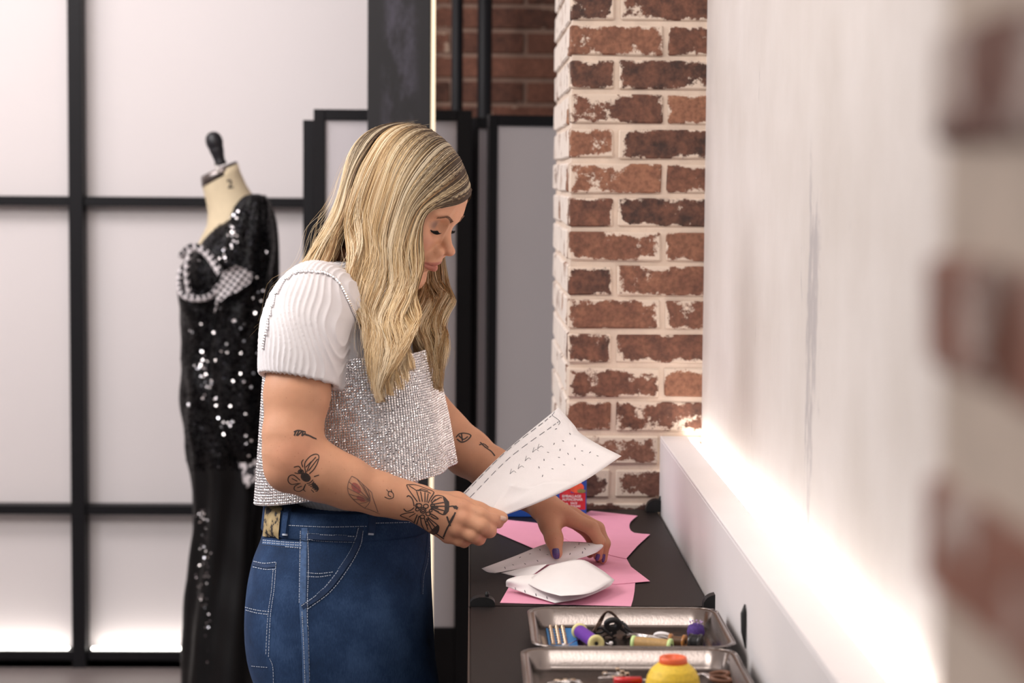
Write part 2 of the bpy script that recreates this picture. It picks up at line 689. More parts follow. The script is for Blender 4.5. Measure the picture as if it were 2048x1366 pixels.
def brick(parent, lo, hi, mat, i):
    lo, hi = Vector(lo), Vector(hi)
    s = hi - lo
    o = bpy.data.objects.new('brick', brick_mesh(s.x, s.y, s.z, mat, i))
    C.objects.link(o)
    o.parent = parent
    o.location = (lo + hi) / 2 - world_loc(parent)
    return o


PITCH = 0.0652
PX0, PX1, PY0, PY1 = 0.187, 0.446, 4.20, 4.95
pillar = struct(MB().box((PX0 + 0.004, PY0 + 0.004, 0), (PX1 + 0.10, PY1, 3.2)).build('wall_pillar', M['mortar']))
r = random.Random(3)
zs = at(1132, 114, Y=PY0).z       # a bed joint seen just under the top edge
k0 = int((zs - 0.82) / PITCH) + 1
n = 0
for k in range(-3, k0):
    z1 = zs - k * PITCH - 0.005
    z0 = z1 - PITCH + 0.010
    if z0 < 0.55:
        continue
    odd = k % 2 == 0
    xs = [(PX0, PX0 + 0.0835), (PX0 + 0.0935, PX1 + 0.03)] if odd else [(PX0, PX0 + 0.176), (PX0 + 0.186, PX1 + 0.03)]
    for x0, x1 in xs:
        low = z1 < 1.075
        brick(pillar, (x0, PY0 - r.uniform(0, 0.003), z0 + r.uniform(-.001, .001)), (x1, PY0 + 0.06, z1 + r.uniform(-.001, .001)), M['brick_low'] if low else M['brick'], n)
        n += 1
    # bricks of the return face
    ya = PY0 + 0.066 if odd else PY0 + 0.066 + 0.04
    while ya < PY1 - 0.03:
        yb = min(ya + 0.176, PY1)
        brick(pillar, (PX0 - r.uniform(0, 0.003), ya, z0), (PX0 + 0.06, yb, z1), M['brick_side'], n)
        n += 1
        ya = yb + 0.010

# near pillar, very close to the lens
npil = struct(MB().box((0.155, 0.20, 0.9), (0.62, 0.72, 2.2)).build('wall_pillar_near', M['mortar']))
n = 0
NP = 0.0725
zb = at(1900, 400, Y=0.72).z      # middle of a pale joint
for k in range(-4, 6):
    z1 = zb - k * NP - 0.017
    z0 = z1 - NP + 0.034
    ya = 0.72
    first = 0.19 if k % 2 else 0.09
    while ya > 0.25:
        yb = max(ya - first, 0.22)
        brick(npil, (0.150, yb, z0), (0.22, ya, z1), M['brick_near'], n)
        n += 1
        ya = yb - 0.016
        first = 0.19

# brick back wall behind the screens
wb = struct(MB().box((-0.62, YB + 0.004, 0), (2.2, YB + 0.2, 3.2)).build('wall_back', M['mortar_dark']))
BP = 0.0757
zz = at(1050, 111, Y=YB).z
n = 0
for k in range(-4, 4):
    z1 = zz - k * BP - 0.007
    z0 = z1 - BP + 0.014
    xj = at(1052, 50, Y=YB).x + (0.0 if k % 2 else 0.115)
    x = xj - 0.23 * 5
    while x < 1.5:
        if x > -0.6:
            brick(wb, (x + 0.006, YB - 0.002, z0), (x + 0.224, YB + 0.05, z1), M['brick_back'], n)
            n += 1
        x += 0.23

# ------------------------------------------------------------------ partition of frosted panes in black frames
part = empty('window_1', (-1.3, YB, 0), kind='structure')
xm = at(166, 700, Y=YB).x
z_hi, z_lo = at(300, 403, Y=YB).z, at(300, 1015, Y=YB).z
zb0 = at(300, 1303, Y=YB).z
mw = 0.028
pitch_x = 1.02
xs = [xm - 2 * pitch_x, xm - pitch_x, xm, xm + pitch_x]
zrow = [zb0, z_lo, z_hi, z_hi + (z_hi - z_lo), 3.15]
for x in xs:
    o = MB().box((x - mw, YB - 0.075, 0.0), (x + mw * 0.55, YB + 0.02, 3.2), 0.002).build('mullion', M['black_frame'], part)
for i, x in enumerate(xs[:-1]):
    for j, z in enumerate(zrow):
        MB().box((x + mw * 0.55, YB - 0.062, z - 0.0145), (x + pitch_x - mw, YB + 0.02, z + 0.0145), 0.002).build('transom', M['black_frame'], part)
    for j in range(len(zrow) - 1):
        MB().box((x + mw * 0.5, YB - 0.003, zrow[j] + 0.014), (x + pitch_x - mw, YB + 0.012, zrow[j + 1] - 0.014), 0.001).build('pane', M['frosted'], part)
    MB().box((x + mw * 0.55, YB - 0.07, 0.0), (x + pitch_x - mw, YB + 0.02, zb0 - 0.05), 0.002).build('kick_board', M['black_frame'], part)
    MB().box((x + mw, YB - 0.048, zb0 + 0.0148), (x + pitch_x - mw * 1.6, YB - 0.030, zb0 + 0.021), 0.001).build('light_strip', M['led_low'], part)
struct(MB().box((-4.0, YB + 0.05, 0), (-0.62, YB + 0.2, 3.2)).build('wall_back_plain', M['ceiling']))

# ------------------------------------------------------------------ column with a strip of light on its edge
YC = 5.60


def column_mat():
    m, nt, b = new_mat('worn_black_paint')
    geo = node(nt, 'ShaderNodeNewGeometry')
    mp = node(nt, 'ShaderNodeMapping')
    mp.inputs['Scale'].default_value = (1, 1, 0.45)
    nt.links.new(geo.outputs['Position'], mp.inputs['Vector'])
    n1 = node(nt, 'ShaderNodeTexNoise', i_Scale=16.0, i_Detail=8.0, i_Roughness=0.7)
    nt.links.new(mp.outputs[0], n1.inputs['Vector'])
    sx = node(nt, 'ShaderNodeSeparateXYZ')
    nt.links.new(geo.outputs['Position'], sx.inputs[0])
    a = node(nt, 'ShaderNodeMath', operation='SUBTRACT')
    a.inputs[1].default_value = at(800, 200, Y=YC).x
    nt.links.new(sx.outputs['X'], a.inputs[0])
    c = node(nt, 'ShaderNodeMath', operation='ABSOLUTE')
    nt.links.new(a.outputs[0], c.inputs[0])
    mr = node(nt, 'ShaderNodeMapRange')
    mr.inputs[1].default_value = 0.054
    mr.inputs[2].default_value = 0.030
    nt.links.new(c.outputs[0], mr.inputs[0])
    rm = ramp(nt, [(0.44, 0.0), (0.72, 1.0)])
    nt.links.new(n1.outputs['Fac'], rm.inputs['Fac'])
    mu = node(nt, 'ShaderNodeMath', operation='MULTIPLY')
    nt.links.new(mr.outputs[0], mu.inputs[0])
    nt.links.new(rm.outputs['Color'], mu.inputs[1])
    mix = node(nt, 'ShaderNodeMix', data_type='RGBA')
    nt.links.new(mu.outputs[0], mix.inputs[0])
    mix.inputs[6].default_value = rgba(srgb('19171b'))
    mix.inputs[7].default_value = rgba(srgb('524d5b'))
    nt.links.new(mix.outputs[2], b.inputs['Base Color'])
    b.inputs['Roughness'].default_value = 0.55
    return m


xa, xb = at(735, 100, Y=YC).x, at(862, 100, Y=YC).x
colm = empty('trim_2', ((xa + xb) / 2, YC, 0), kind='structure')
MB().box((xa, YC, 0), (xb, YC + 0.17, 3.2), 0.003).build('column', column_mat(), colm)
M['led_warm'] = emit('warm_led_diffuser', (1.0, 0.80, 0.56), 0.85)
MB().box((xb + 0.0005, YC + 0.006, 0.0), (xb + 0.0105, YC + 0.022, 3.19), 0.001).build('light_strip', M['led_warm'], colm)

# ------------------------------------------------------------------ two pipes on the back wall
for x0, x1, lab in ((903, 926, 'dark grey vertical pipe nearest the column'), (955, 984, 'dark grey vertical pipe farther from the column')):
    p0, p1 = at(x0, 100, Y=6.62), at(x1, 100, Y=6.62)
    rr = (p1.x - p0.x) / 2
    root = empty('pipe', ((p0.x + p1.x) / 2, 6.62, 0), lab, 'pipe', 'pipes on the brick wall')
    MB().tube([(p0.x + rr, 6.62, 0), (p0.x + rr, 6.62, 3.19)], rr, 20).build('tube', M['black_frame'], root, True)
    for z in (1.45, 2.75):
        MB().tube([(p0.x + rr, 6.62, z), (p0.x + rr, 6.62, z + 0.035)], rr + 0.004, 20).build('bracket', M['black_soft'], root, True)

# ------------------------------------------------------------------ folding screen leaves
def leaf(name, c0, c1, ztop, label, pane_mat, z0=0.04, stile=0.045, rail=0.028, brail=0.235, thick=0.03, s2=None):
    """an upright leaf between two floor points, black frame around a frosted sheet"""
    c0, c1 = Vector((c0[0], c0[1], 0)), Vector((c1[0], c1[1], 0))
    d = c1 - c0
    L = d.length
    ang = math.atan2(d.y, d.x)
    root = empty(name, c0, label, 'screen', 'folding screen leaves')
    R = Matrix.Rotation(ang, 4, 'Z')

    def pc(nm, x0, x1, za, zb, mat, t):
        m = MB().box((x0, -t / 2, za), (x1, t / 2, zb), 0.0015)
        m.V = [tuple(R @ Vector(v) + c0) for v in m.V]
        m.build(nm, mat, root)
    s2 = s2 or stile
    pc('stile', 0, stile, z0, ztop, M['black_frame'], thick)
    pc('stile', L - s2, L, z0, ztop, M['black_frame'], thick)
    pc('top_rail', stile, L - s2, ztop - rail, ztop, M['black_frame'], thick)
    pc('bottom_rail', stile, L - s2, z0, z0 + brail, M['black_frame'], thick)
    pc('pane', stile, L - s2, z0 + brail, ztop - rail, pane_mat, 0.008)
    for x in (0.01, L - 0.035):
        pc('foot', x, x + 0.025, 0.0, z0, M['black_soft'], thick * 0.8)
    return root


YS = 5.92
pA0, pA1 = at(628, 300, Y=YS), at(944, 300, Y=YS)
ztA = at(700, 219, Y=YS).z
leaf('folding_screen', pA0[:2], pA1[:2], ztA, 'black framed frosted screen leaf standing behind the dark column', M['frosted_dim'], stile=0.030, s2=0.040, brail=0.27)
pE0, pE1 = at(617, 300, Y=YS + 0.05), at(642, 300, Y=YS + 0.22)
leaf('folding_screen', pE0[:2], (pE1[0], YS + 0.40), at(617, 240, Y=YS + 0.05).z, 'edge of a folded screen leaf beside the sequin gown', M['frosted_dim'], stile=0.03)
pB0, pB1 = at(944, 300, Y=YS + 0.06), at(992, 300, Y=YS + 0.12)
leaf('folding_screen', (pB0.x, YS + 0.05), (pB1.x, YS + 0.14), at(960, 236, Y=YS + 0.1).z, 'narrow screen leaf turned edge on between two wider leaves', M['frosted_dim'], stile=0.012, s2=0.026)
pC0 = at(976, 300, Y=YS + 0.02)
leaf('folding_screen', (pC0.x, YS - 0.02), (pC0.x + 0.50, YS + 0.10), at(1040, 231, Y=YS + 0.02).z, 'black framed grey screen leaf partly behind the brick pillar', M['frosted_dim'], stile=0.023, s2=0.03)

# ================================================================== work cabinets and what lies on them
def cabinet_mat():
    m = simple('black_laminate', srgb('1c1717'), 0.5, var=0.10, scale=60, bump=0.12, bscale=700, spec=0.22)
    return m


M['laminate'] = cabinet_mat()
M['edge_metal'] = simple('dull_metal_edge', srgb('8d8480'), 0.35, 0.9)
CX0, CX1 = at(938, 1250, Z=TZ).x, 0.361
YJ = at(1250, 1213, Z=TZ).y


def cabinet(y0, y1, label):
    root = empty('work_cabinet', ((CX0 + CX1) / 2, (y0 + y1) / 2, 0), label, 'cabinet', 'black work cabinets along the ledge')
    MB().box((CX0 + 0.012, y0 + 0.001, 0.06), (CX1 - 0.002, y1 - 0.001, TZ - 0.018), 0.002).build('body', M['black_soft'], root)
    MB().box((CX0, y0 + 0.001, TZ - 0.018), (CX1, y1 - 0.001, TZ), 0.0025, seg=2).build('worktop', M['laminate'], root)
    MB().box((CX0 - 0.0010, y0 + 0.003, TZ - 0.016), (CX0 + 0.0006, y1 - 0.003, TZ - 0.0012)).build('edge_strip', M['edge_metal'], root)
    n = 2
    for i in range(n):
        a, b = y0 + 0.01 + (y1 - y0 - 0.02) * i / n, y0 + 0.01 + (y1 - y0 - 0.02) * (i + 1) / n
        MB().box((CX0 + 0.002, a + 0.003, 0.10), (CX0 + 0.014, b - 0.003, TZ - 0.03), 0.002).build('door', M['black_soft'], root)
    MB().box((CX0 + 0.03, y0 + 0.02, 0.0), (CX1 - 0.03, y1 - 0.02, 0.06), 0.002).build('plinth', M['black_soft'], root)
    return root


cabinet(YJ, 4.195, 'black work cabinet whose top carries the pink paper pieces')
cabinet(1.62, YJ, 'black work cabinet whose top carries the two steel trays')


# half-round clips clamped over the joints
def clip(cx, cy, wd, ht, label, mirror=1):
    root = empty('corner_clip', (cx, cy, TZ), label, 'clip', 'black half-round clips on the worktop')
    pts = [(0, 0)]
    for i in range(13):
        t = math.pi * (1 - i / 12)
        pts.append((wd / 2 * math.cos(t), ht * (math.sin(t) ** 0.7 if math.sin(t) > 0 else 0)))
    pts = pts[1:]
    V, F = [], []
    for y in (-0.011, 0.011):
        for p in pts:
            V.append((cx + p[0] * mirror, cy + y, TZ + 0.0005 + p[1]))
    nn = len(pts)
    F = [[i, (i + 1) % nn, nn + (i + 1) % nn, nn + i] for i in range(nn)] + [list(range(nn))[::-1], list(range(nn, 2 * nn))]
    mesh('dome', V, F, M['black_soft'], root)
    MB().lathe((cx + wd * 0.18 * mirror, cy, TZ + ht * 0.88), (0, 0, 1), [(0.003, 0), (0.0035, 0.005), (0.002, 0.009)], 10).build('pin', M['black_soft'], root)


p = at(1443, 1215, Z=TZ)
clip(p.x - 0.005, YJ - 0.004, 0.046, 0.021, 'black half-round clip at the joint beside the ledge')
p = at(960, 1213, Z=TZ)
clip(CX0 + 0.020, YJ + 0.004, 0.038, 0.014, 'low black half-round clip at the joint on the open side')
p = at(1313, 1024, Z=TZ)
clip(p.x, 4.165, 0.042, 0.024, 'black half-round clip at the foot of the brick pillar')
p = at(1492, 1245, X=0.3655)
MB().add(*tube_vf([(0.364, p.y - 0.012, p.z - 0.032), (0.362, p.y - 0.004, p.z - 0.012), (0.362, p.y, p.z + 0.012), (0.364, p.y + 0.002, p.z + 0.024)], [0.001, 0.0035, 0.004, 0.001], 10)).build('wall_hook', M['black_soft'], None, True)
tag(bpy.data.objects['wall_hook'], 'small black hook on the white ledge face beside the trays', 'hook')


# ------------------------------------------------------------------ paper
def paper_mat(name, c):
    return simple(name, c, 0.75, var=0.015, scale=40, bump=0.15, bscale=900)


M['pink'] = paper_mat('pink_card', srgb('eba0bb'))
M['tissue'] = paper_mat('white_pattern_paper', srgb('f3eeee'))
M['ink'] = simple('grey_print', srgb('5a5860'), 0.8)


def flat_sheet(name, px, z, th, mat, label, cat='paper', group=None):
    poly = []
    for q in px:
        v = at(q[0], q[1], Z=z)
        poly.append((v.x, v.y))
    a = sum(poly[i][0] * poly[(i + 1) % len(poly)][1] - poly[(i + 1) % len(poly)][0] * poly[i][1] for i in range(len(poly)))
    if a < 0:
        poly = poly[::-1]
    o = MB().prism(poly, z, z + th).build(name, mat)
    return tag(o, label, cat, group)


def curve_px(pts, n=8):
    return [tuple(v) for v in spline(pts, n)]


g = 'pink paper pattern pieces'
flat_sheet('paper_pattern', curve_px([(1000, 1206), (1262, 1213)], 2) + curve_px([(1262, 1213), (1268, 1190), (1270, 1150), (1250, 1120)], 6) + [(1060, 1100)], TZ + 0.0006, 0.0006, M['pink'], 'lowest pink card pattern piece under the folded white paper', group=g)
flat_sheet('paper_pattern', [(975, 1034), (1012, 1040), (1070, 1046), (1140, 1065), (1215, 1085), (1250, 1112), (1262, 1134)] + [(1300, 1163), (1230, 1169), (1150, 1160), (1100, 1112)] + [(1050, 1090), (985, 1062)], TZ + 0.0016, 0.0006, M['pink'], 'pink card pattern piece with a long corner reaching under the hand', group=g)
flat_sheet('paper_pattern', [(1170, 1028), (1182, 1022), (1275, 1032)] + curve_px([(1275, 1032), (1261, 1044), (1259, 1056), (1268, 1066), (1300, 1069)], 9) + [(1275, 1092), (1252, 1118), (1225, 1112), (1150, 1090), (1100, 1060), (1112, 1045)], TZ + 0.0026, 0.0006, M['pink'], 'topmost pink card pattern piece with a curved armhole notch', group=g)


def sheet_grid(L, R, B, T, bulge=0.0, n=18, th=0.00035, wob=0.0):
    """Coons patch between four edge curves (px,py,Y), each from the shared corners; returns closed thin solid"""
    def cv(e):
        q = spline(e, n)
        return np.array([A(a[0], a[1], a[2]) for a in q])
    L, R, B, T = cv(L), cv(R), cv(B), cv(T)
    s = np.linspace(0, 1, n)
    P = np.zeros((n, n, 3))
    for i, u in enumerate(s):          # across, B/T index
        for j, v in enumerate(s):      # along, L/R index
            P[i, j] = (1 - u) * L[j] + u * R[j] + (1 - v) * B[i] + v * T[i] - ((1 - u) * (1 - v) * L[0] + u * (1 - v) * R[0] + (1 - u) * v * L[-1] + u * v * R[-1])
            P[i, j, 1] -= bulge * math.sin(math.pi * u) * math.sin(math.pi * v)
            P[i, j, 2] += wob * math.sin(5 * u + 2 * v)
    du = np.gradient(P, axis=0)
    dv = np.gradient(P, axis=1)
    N = np.cross(du, dv)
    N /= np.linalg.norm(N, axis=2)[:, :, None] + 1e-12
    V = np.concatenate([(P + N * th / 2).reshape(-1, 3), (P - N * th / 2).reshape(-1, 3)])
    idx = np.arange(n * n).reshape(n, n)
    F = []
    for i in range(n - 1):
        for j in range(n - 1):
            q = [idx[i, j], idx[i + 1, j], idx[i + 1, j + 1], idx[i, j + 1]]
            F.append(q)
            F.append([k + n * n for k in q[::-1]])
    ring = [idx[i, 0] for i in range(n)] + [idx[n - 1, j] for j in range(1, n)] + [idx[i, n - 1] for i in range(n - 2, -1, -1)] + [idx[0, j] for j in range(n - 2, 0, -1)]
    for k in range(len(ring)):
        a, b = ring[k], ring[(k + 1) % len(ring)]
        F.append([b, a, a + n * n, b + n * n])
    return V, F


def bvh_of(objs):
    V, F = [], []
    for o in objs:
        off = np.array(world_loc(o))
        n = len(V)
        V.extend([Vector(v.co) + Vector(off) for v in o.data.vertices])
        F.extend([[i + n for i in p.vertices] for p in o.data.polygons])
    return BVHTree.FromPolygons(V, F)


def hit(bvh, px, py):
    h = bvh.ray_cast(CAM, ray(px, py))
    if h[0] is None:
        return None, None
    return h[0], (h[1] if h[1].dot(ray(px, py)) < 0 else -h[1])


def ribbons(bvh, strokes, width, off=0.0004, step=3.0, close=0.0):
    """strokes of pixels laid on a surface as thin flat ribbons; each stroke a list of (px,py) or (pts, width)"""
    V, F = [], []
    for s in strokes:
        wd = width
        if isinstance(s, tuple) and np.isscalar(s[1]):
            s, wd = s
        s = np.asarray(s, float)
        ln = np.linalg.norm(np.diff(s, axis=0), axis=1).sum()
        q = spline(s, max(2, int(ln / step) + 1))
        P, N = [], []
        for a in q:
            h, nn = hit(bvh, a[0], a[1])
            if h is None:
                continue
            if nn.dot(ray(a[0], a[1])) > 0:
                nn = -nn
            P.append(h + nn * off)
            N.append(nn)
        if len(P) < 2:
            continue
        b = len(V)
        for i in range(len(P)):
            t = P[min(i + 1, len(P) - 1)] - P[max(i - 1, 0)]
            sd = t.cross(N[i])
            if sd.length < 1e-9:
                sd = Vector((1, 0, 0))
            sd.normalize()
            V.append(P[i] + sd * wd / 2)
            V.append(P[i] - sd * wd / 2)
        for i in range(len(P) - 1):
            if (P[i + 1] - P[i]).length > 0.02:
                continue
            F.append([b + 2 * i, b + 2 * i + 1, b + 2 * i + 3, b + 2 * i + 2])
    return V, F


def dashes(pts, on, gap):
    """cut a pixel polyline into dashes"""
    P = np.asarray(pts, float)
    ln = max(4, int(np.linalg.norm(np.diff(P, axis=0), axis=1).sum()))
    q = spline(P, ln)
    out, i = [], 0
    while i + on < len(q):
        out.append([tuple(q[int(i)]), tuple(q[int(i + on)])])
        i += on + gap
    return out


def dots(pts, ln=4, ang=None):
    out = []
    for x, y in pts:
        t = ang if ang is not None else random.uniform(0, 3)
        out.append([(x - ln / 2 * math.cos(t), y - ln / 2 * math.sin(t)), (x + ln / 2 * math.cos(t), y + ln / 2 * math.sin(t))])
    return out


# the sheet she holds up
pp = empty('pattern_sheet', at(1000, 1030, Y=3.42), 'large white pattern sheet with dotted print held up in her hand', 'paper')
V, F = sheet_grid([(922, 990, 3.455), (1008, 905, 3.50), (1117, 815, 3.56)],
                  [(1006, 1032, 3.415), (1080, 1004, 3.43), (1165, 964, 3.47), (1243, 912, 3.52)],
                  [(922, 990, 3.455), (952, 1018, 3.43), (1006, 1032, 3.415)],
                  [(1117, 815, 3.56), (1148, 850, 3.555), (1160, 866, 3.55), (1195, 888, 3.53), (1243, 912, 3.52)], bulge=0.012, n=20)
sh = mesh('sheet', V, F, M['tissue'], pp, True)
V, F = sheet_grid([(980, 1024, 3.412), (1000, 994, 3.418), (1018, 966, 3.422)],
                  [(1006, 1031, 3.408), (1080, 1003, 3.42), (1164, 965, 3.452)],
                  [(980, 1024, 3.412), (992, 1029, 3.41), (1006, 1031, 3.408)],
                  [(1018, 966, 3.422), (1060, 974, 3.43), (1100, 962, 3.443), (1164, 965, 3.452)], bulge=0.004, n=12)
mesh('folded_flap', V, F, M['tissue'], pp, True)
bv = bvh_of([sh])
st = [[(930, 987), (1010, 905), (1095, 838), (1110, 822)], [(940, 995), (1020, 915), (1108, 850), (1119, 842)]]
lines = []
for s in st:
    lines += [(d, 0.0009) for d in dashes(s, 9, 5)]
lines += [([(1100, 828), (1119, 842), (1117, 850)], 0.0007)]
for (x, y) in ((1065, 905), (1050, 922), (1036, 938), (1075, 898), (1020, 948)):
    lines += [([(x, y), (x + 7, y - 6), (x + 12, y - 3)], 0.0006), ([(x, y), (x + 3, y - 10)], 0.0006)]
V, F = ribbons(bv, lines + dots([(1140, 868), (1126, 882), (1108, 888), (1096, 905), (1150, 892), (1136, 908), (1118, 915), (1088, 920), (1164, 902), (1150, 918), (1128, 930), (1105, 938), (1078, 935), (1180, 905), (1195, 912), (1165, 930), (1085, 952), (1112, 858), (1120, 900)], 4), 0.0011)
mesh('print', V, F, M['ink'], pp)['kind'] = 'stuff'

# pattern piece pinched under her other hand
p2 = empty('pattern_sheet', at(1110, 1130, Z=TZ), 'pointed white pattern piece pinched under her purple nailed thumb', 'paper')
V, F = sheet_grid([(963, 1137, 3.500), (1030, 1112, 3.53), (1085, 1090, 3.565), (1120, 1083, 3.575)],
                  [(990, 1146, 3.49), (1060, 1134, 3.505), (1130, 1124, 3.515), (1175, 1112, 3.53)],
                  [(963, 1137, 3.500), (975, 1144, 3.493), (990, 1146, 3.49)],
                  [(1120, 1083, 3.575), (1160, 1084, 3.572), (1205, 1089, 3.548), (1196, 1103, 3.54), (1175, 1112, 3.53)], bulge=-0.002, n=18)
s2 = mesh('sheet', V, F, M['tissue'], p2, True)
bv = bvh_of([s2])
V, F = ribbons(bv, dots([(1080, 1100), (1060, 1108), (1095, 1110), (1040, 1115), (1075, 1122), (1050, 1128), (1026, 1130), (1170, 1098), (1150, 1095), (1178, 1090), (1158, 1088), (1140, 1108), (1010, 1136), (1165, 1105)], 4), 0.0011)
mesh('print', V, F, M['ink'], p2)['kind'] = 'stuff'

# folded piece lying on the pink card
p3 = empty('pattern_sheet', at(1110, 1180, Z=TZ), 'folded white pattern piece lying on the lowest pink card', 'paper')
q = lambda x, y, z: (x, y, at(x, y, Z=z).y)
V, F = sheet_grid([q(1012, 1173, TZ + .010), q(1014, 1160, TZ + .022), q(1035, 1152, TZ + .024)],
                  [q(1110, 1206, TZ + .004), q(1165, 1196, TZ + .006), q(1215, 1175, TZ + .010), q(1229, 1160, TZ + .016)],
                  [q(1012, 1173, TZ + .010), q(1060, 1190, TZ + .006), q(1110, 1206, TZ + .004)],
                  [q(1035, 1152, TZ + .024), q(1090, 1145, TZ + .03), q(1160, 1122, TZ + .042), q(1200, 1138, TZ + .03), q(1229, 1160, TZ + .016)], n=20)
s3 = mesh('sheet', V, F, M['tissue'], p3, True)
V, F = sheet_grid([q(1052, 1166, TZ + .019), q(1070, 1150, TZ + .028), q(1100, 1130, TZ + .037)],
                  [q(1122, 1192, TZ + .017), q(1180, 1186, TZ + .018), q(1229, 1160, TZ + .022)],
                  [q(1052, 1166, TZ + .019), q(1085, 1182, TZ + .017), q(1122, 1192, TZ + .017)],
                  [q(1100, 1130, TZ + .037), q(1160, 1119, TZ + .046), q(1195, 1136, TZ + .035), q(1229, 1160, TZ + .022)], n=16)
mesh('upper_fold', V, F, M['tissue'], p3, True)
V, F = sheet_grid([q(1002, 1146, TZ + .012), q(1030, 1140, TZ + .018)], [q(1060, 1154, TZ + .016), q(1095, 1128, TZ + .034)],
                  [q(1002, 1146, TZ + .012), q(1030, 1152, TZ + .014), q(1060, 1154, TZ + .016)],
                  [q(1030, 1140, TZ + .018), q(1060, 1133, TZ + .026), q(1095, 1128, TZ + .034)], n=8)
mesh('inner_fold', V, F, M['tissue'], p3, True)
bv = bvh_of([s3])
V, F = ribbons(bv, dots([(1031, 1177), (1050, 1183), (1072, 1190), (1094, 1196)], 5, 1.3), 0.0011)
mesh('print', V, F, M['ink'], p3)['kind'] = 'stuff'


# ------------------------------------------------------------------ carton
def text_vf(body, size, bold=0.0):
    cu = bpy.data.curves.new('t', 'FONT')
    cu.body = body
    cu.size = size
    cu.offset = bold
    o = bpy.data.objects.new('t', cu)
    C.objects.link(o)
    dg = bpy.context.evaluated_depsgraph_get()
    me = bpy.data.meshes.new_from_object(o.evaluated_get(dg))
    V = np.array([v.co[:] for v in me.vertices])
    F = [list(p.vertices) for p in me.polygons]
    bpy.data.objects.remove(o)
    bpy.data.meshes.remove(me)
    return V, F


YX = 4.085
bx0, bx1 = at(1000, 1000, Y=YX).x, at(1173, 1000, Y=YX).x
bz1 = at(1170, 948, Y=YX).z
carton = empty('food_bag_carton', ((bx0 + bx1) / 2, YX, TZ), 'blue carton with red panel and tomato picture by the pillar', 'carton')
M['blue_card'] = simple('blue_printed_card', srgb('1f4fa8'), 0.4, var=0.15, scale=14)
M['red_card'] = simple('red_print', srgb('c22630'), 0.45, var=0.05)
M['white_ink'] = simple('white_print', srgb('eadfdf'), 0.5)
MB().box((bx0, YX, TZ + 0.0005), (bx1, YX + 0.055, bz1), 0.0015).build('box', M['blue_card'], carton)


def on_front(name, px0, py0, px1, py1, mat, k, rnd=0):
    a, b = at(px0, py1, Y=YX), at(px1, py0, Y=YX)
    MB().box((a.x, YX - 0.0003 * k, a.z), (b.x, YX + 0.0002, b.z)).build(name, mat, carton)


on_front('red_panel', 1119, 986, 1171, 1019, M['red_card'], 1)
M['tomato'] = simple('tomato_print', srgb('e2603f'), 0.4, var=0.25, scale=60)
M['tomato_dark'] = simple('red_tomato_print', srgb('c8343a'), 0.4, var=0.2, scale=60)
M['leafprint'] = simple('green_stem_print', srgb('8a8a4c'), 0.5, var=0.3, scale=90)
for cx, cy, rx, rz, mt, kk in ((1153, 975, 15, 11, 'tomato', 2), (1133, 983, 9, 7, 'tomato_dark', 3), (1163, 982, 9, 4, 'leafprint', 4)):
    c = at(cx, cy, Y=YX)
    V = [(c.x + rx / 1077 * math.cos(t), YX - 0.00025 * kk, c.z + rz / 1077 * math.sin(t)) for t in np.linspace(0, 2 * math.pi, 20, endpoint=False)]
    mesh('fruit_picture', V, [list(range(20))[::-1]], M[mt], carton)
for body, x, y, sz in (('EMBALLAGE', 1124, 994.5, 0.0066), ('ALMACENAR', 1124, 1001, 0.0066), ('30', 1124, 1014, 0.0115), ('SACS', 1141, 1008, 0.0054), ('BOLSAS', 1141, 1014, 0.0054)):
    V, F = text_vf(body, sz, 0.0002)
    c = at(x, y, Y=YX)
    mesh('lettering', np.stack([c.x + V[:, 0], np.full(len(V), YX - 0.0009), c.z + V[:, 1]], axis=1), F, M['white_ink'], carton)

# ------------------------------------------------------------------ steel trays
M['steel'] = simple('brushed_steel', srgb('8a817d'), 0.19, 1.0, var=0.06, scale=30, bump=0.04, bscale=300)


def rrect(x0, x1, y0, y1, rad, z, n=6):
    out = []
    for cx, cy, a0 in ((x1 - rad, y1 - rad, 0), (x0 + rad, y1 - rad, 90), (x0 + rad, y0 + rad, 180), (x1 - rad, y0 + rad, 270)):
        for i in range(n + 1):
            t = math.radians(a0 + 90 * i / n)
            out.append((cx + rad * math.cos(t), cy + rad * math.sin(t), z))
    return out


def tray(x0, x1, y0, y1, label):
    z = TZ + 0.0008
    root = empty('steel_tray', ((x0 + x1) / 2, (y0 + y1) / 2, TZ), label, 'tray', 'steel trays on the worktop')
    R = []
    R.append(rrect(x0 + .022, x1 - .022, y0 + .022, y1 - .022, .020, z))
    R.append(rrect(x0 + .014, x1 - .014, y0 + .014, y1 - .014, .026, z + .004))
    R.append(rrect(x0 + .008, x1 - .008, y0 + .008, y1 - .008, .030, z + .024))
    R.append(rrect(x0, x1, y0, y1, .034, z + .0255))
    R.append(rrect(x0 - .001, x1 + .001, y0 - .001, y1 + .001, .034, z + .0265))
    R.append(rrect(x0, x1, y0, y1, .034, z + .0275))
    R.append(rrect(x0 + .0095, x1 - .0095, y0 + .0095, y1 - .0095, .029, z + .026))
    R.append(rrect(x0 + .0155, x1 - .0155, y0 + .0155, y1 - .0155, .025, z + .006))
    R.append(rrect(x0 + .024, x1 - .024, y0 + .024, y1 - .024, .019, z + .0022))
    V, F = loft(R)
    F = [f[::-1] for f in F]
    mesh('pan', V, F, M['steel'], root, True)
    w = [tuple(p) for p in rrect(x0 + .0005, x1 - .0005, y0 + .0005, y1 - .0005, .034, z + .0268)]
    MB().add(*tube_vf(w + [w[0]], 0.0013, 6)).build('rolled_rim', M['steel'], root, True)
    return z + 0.0024


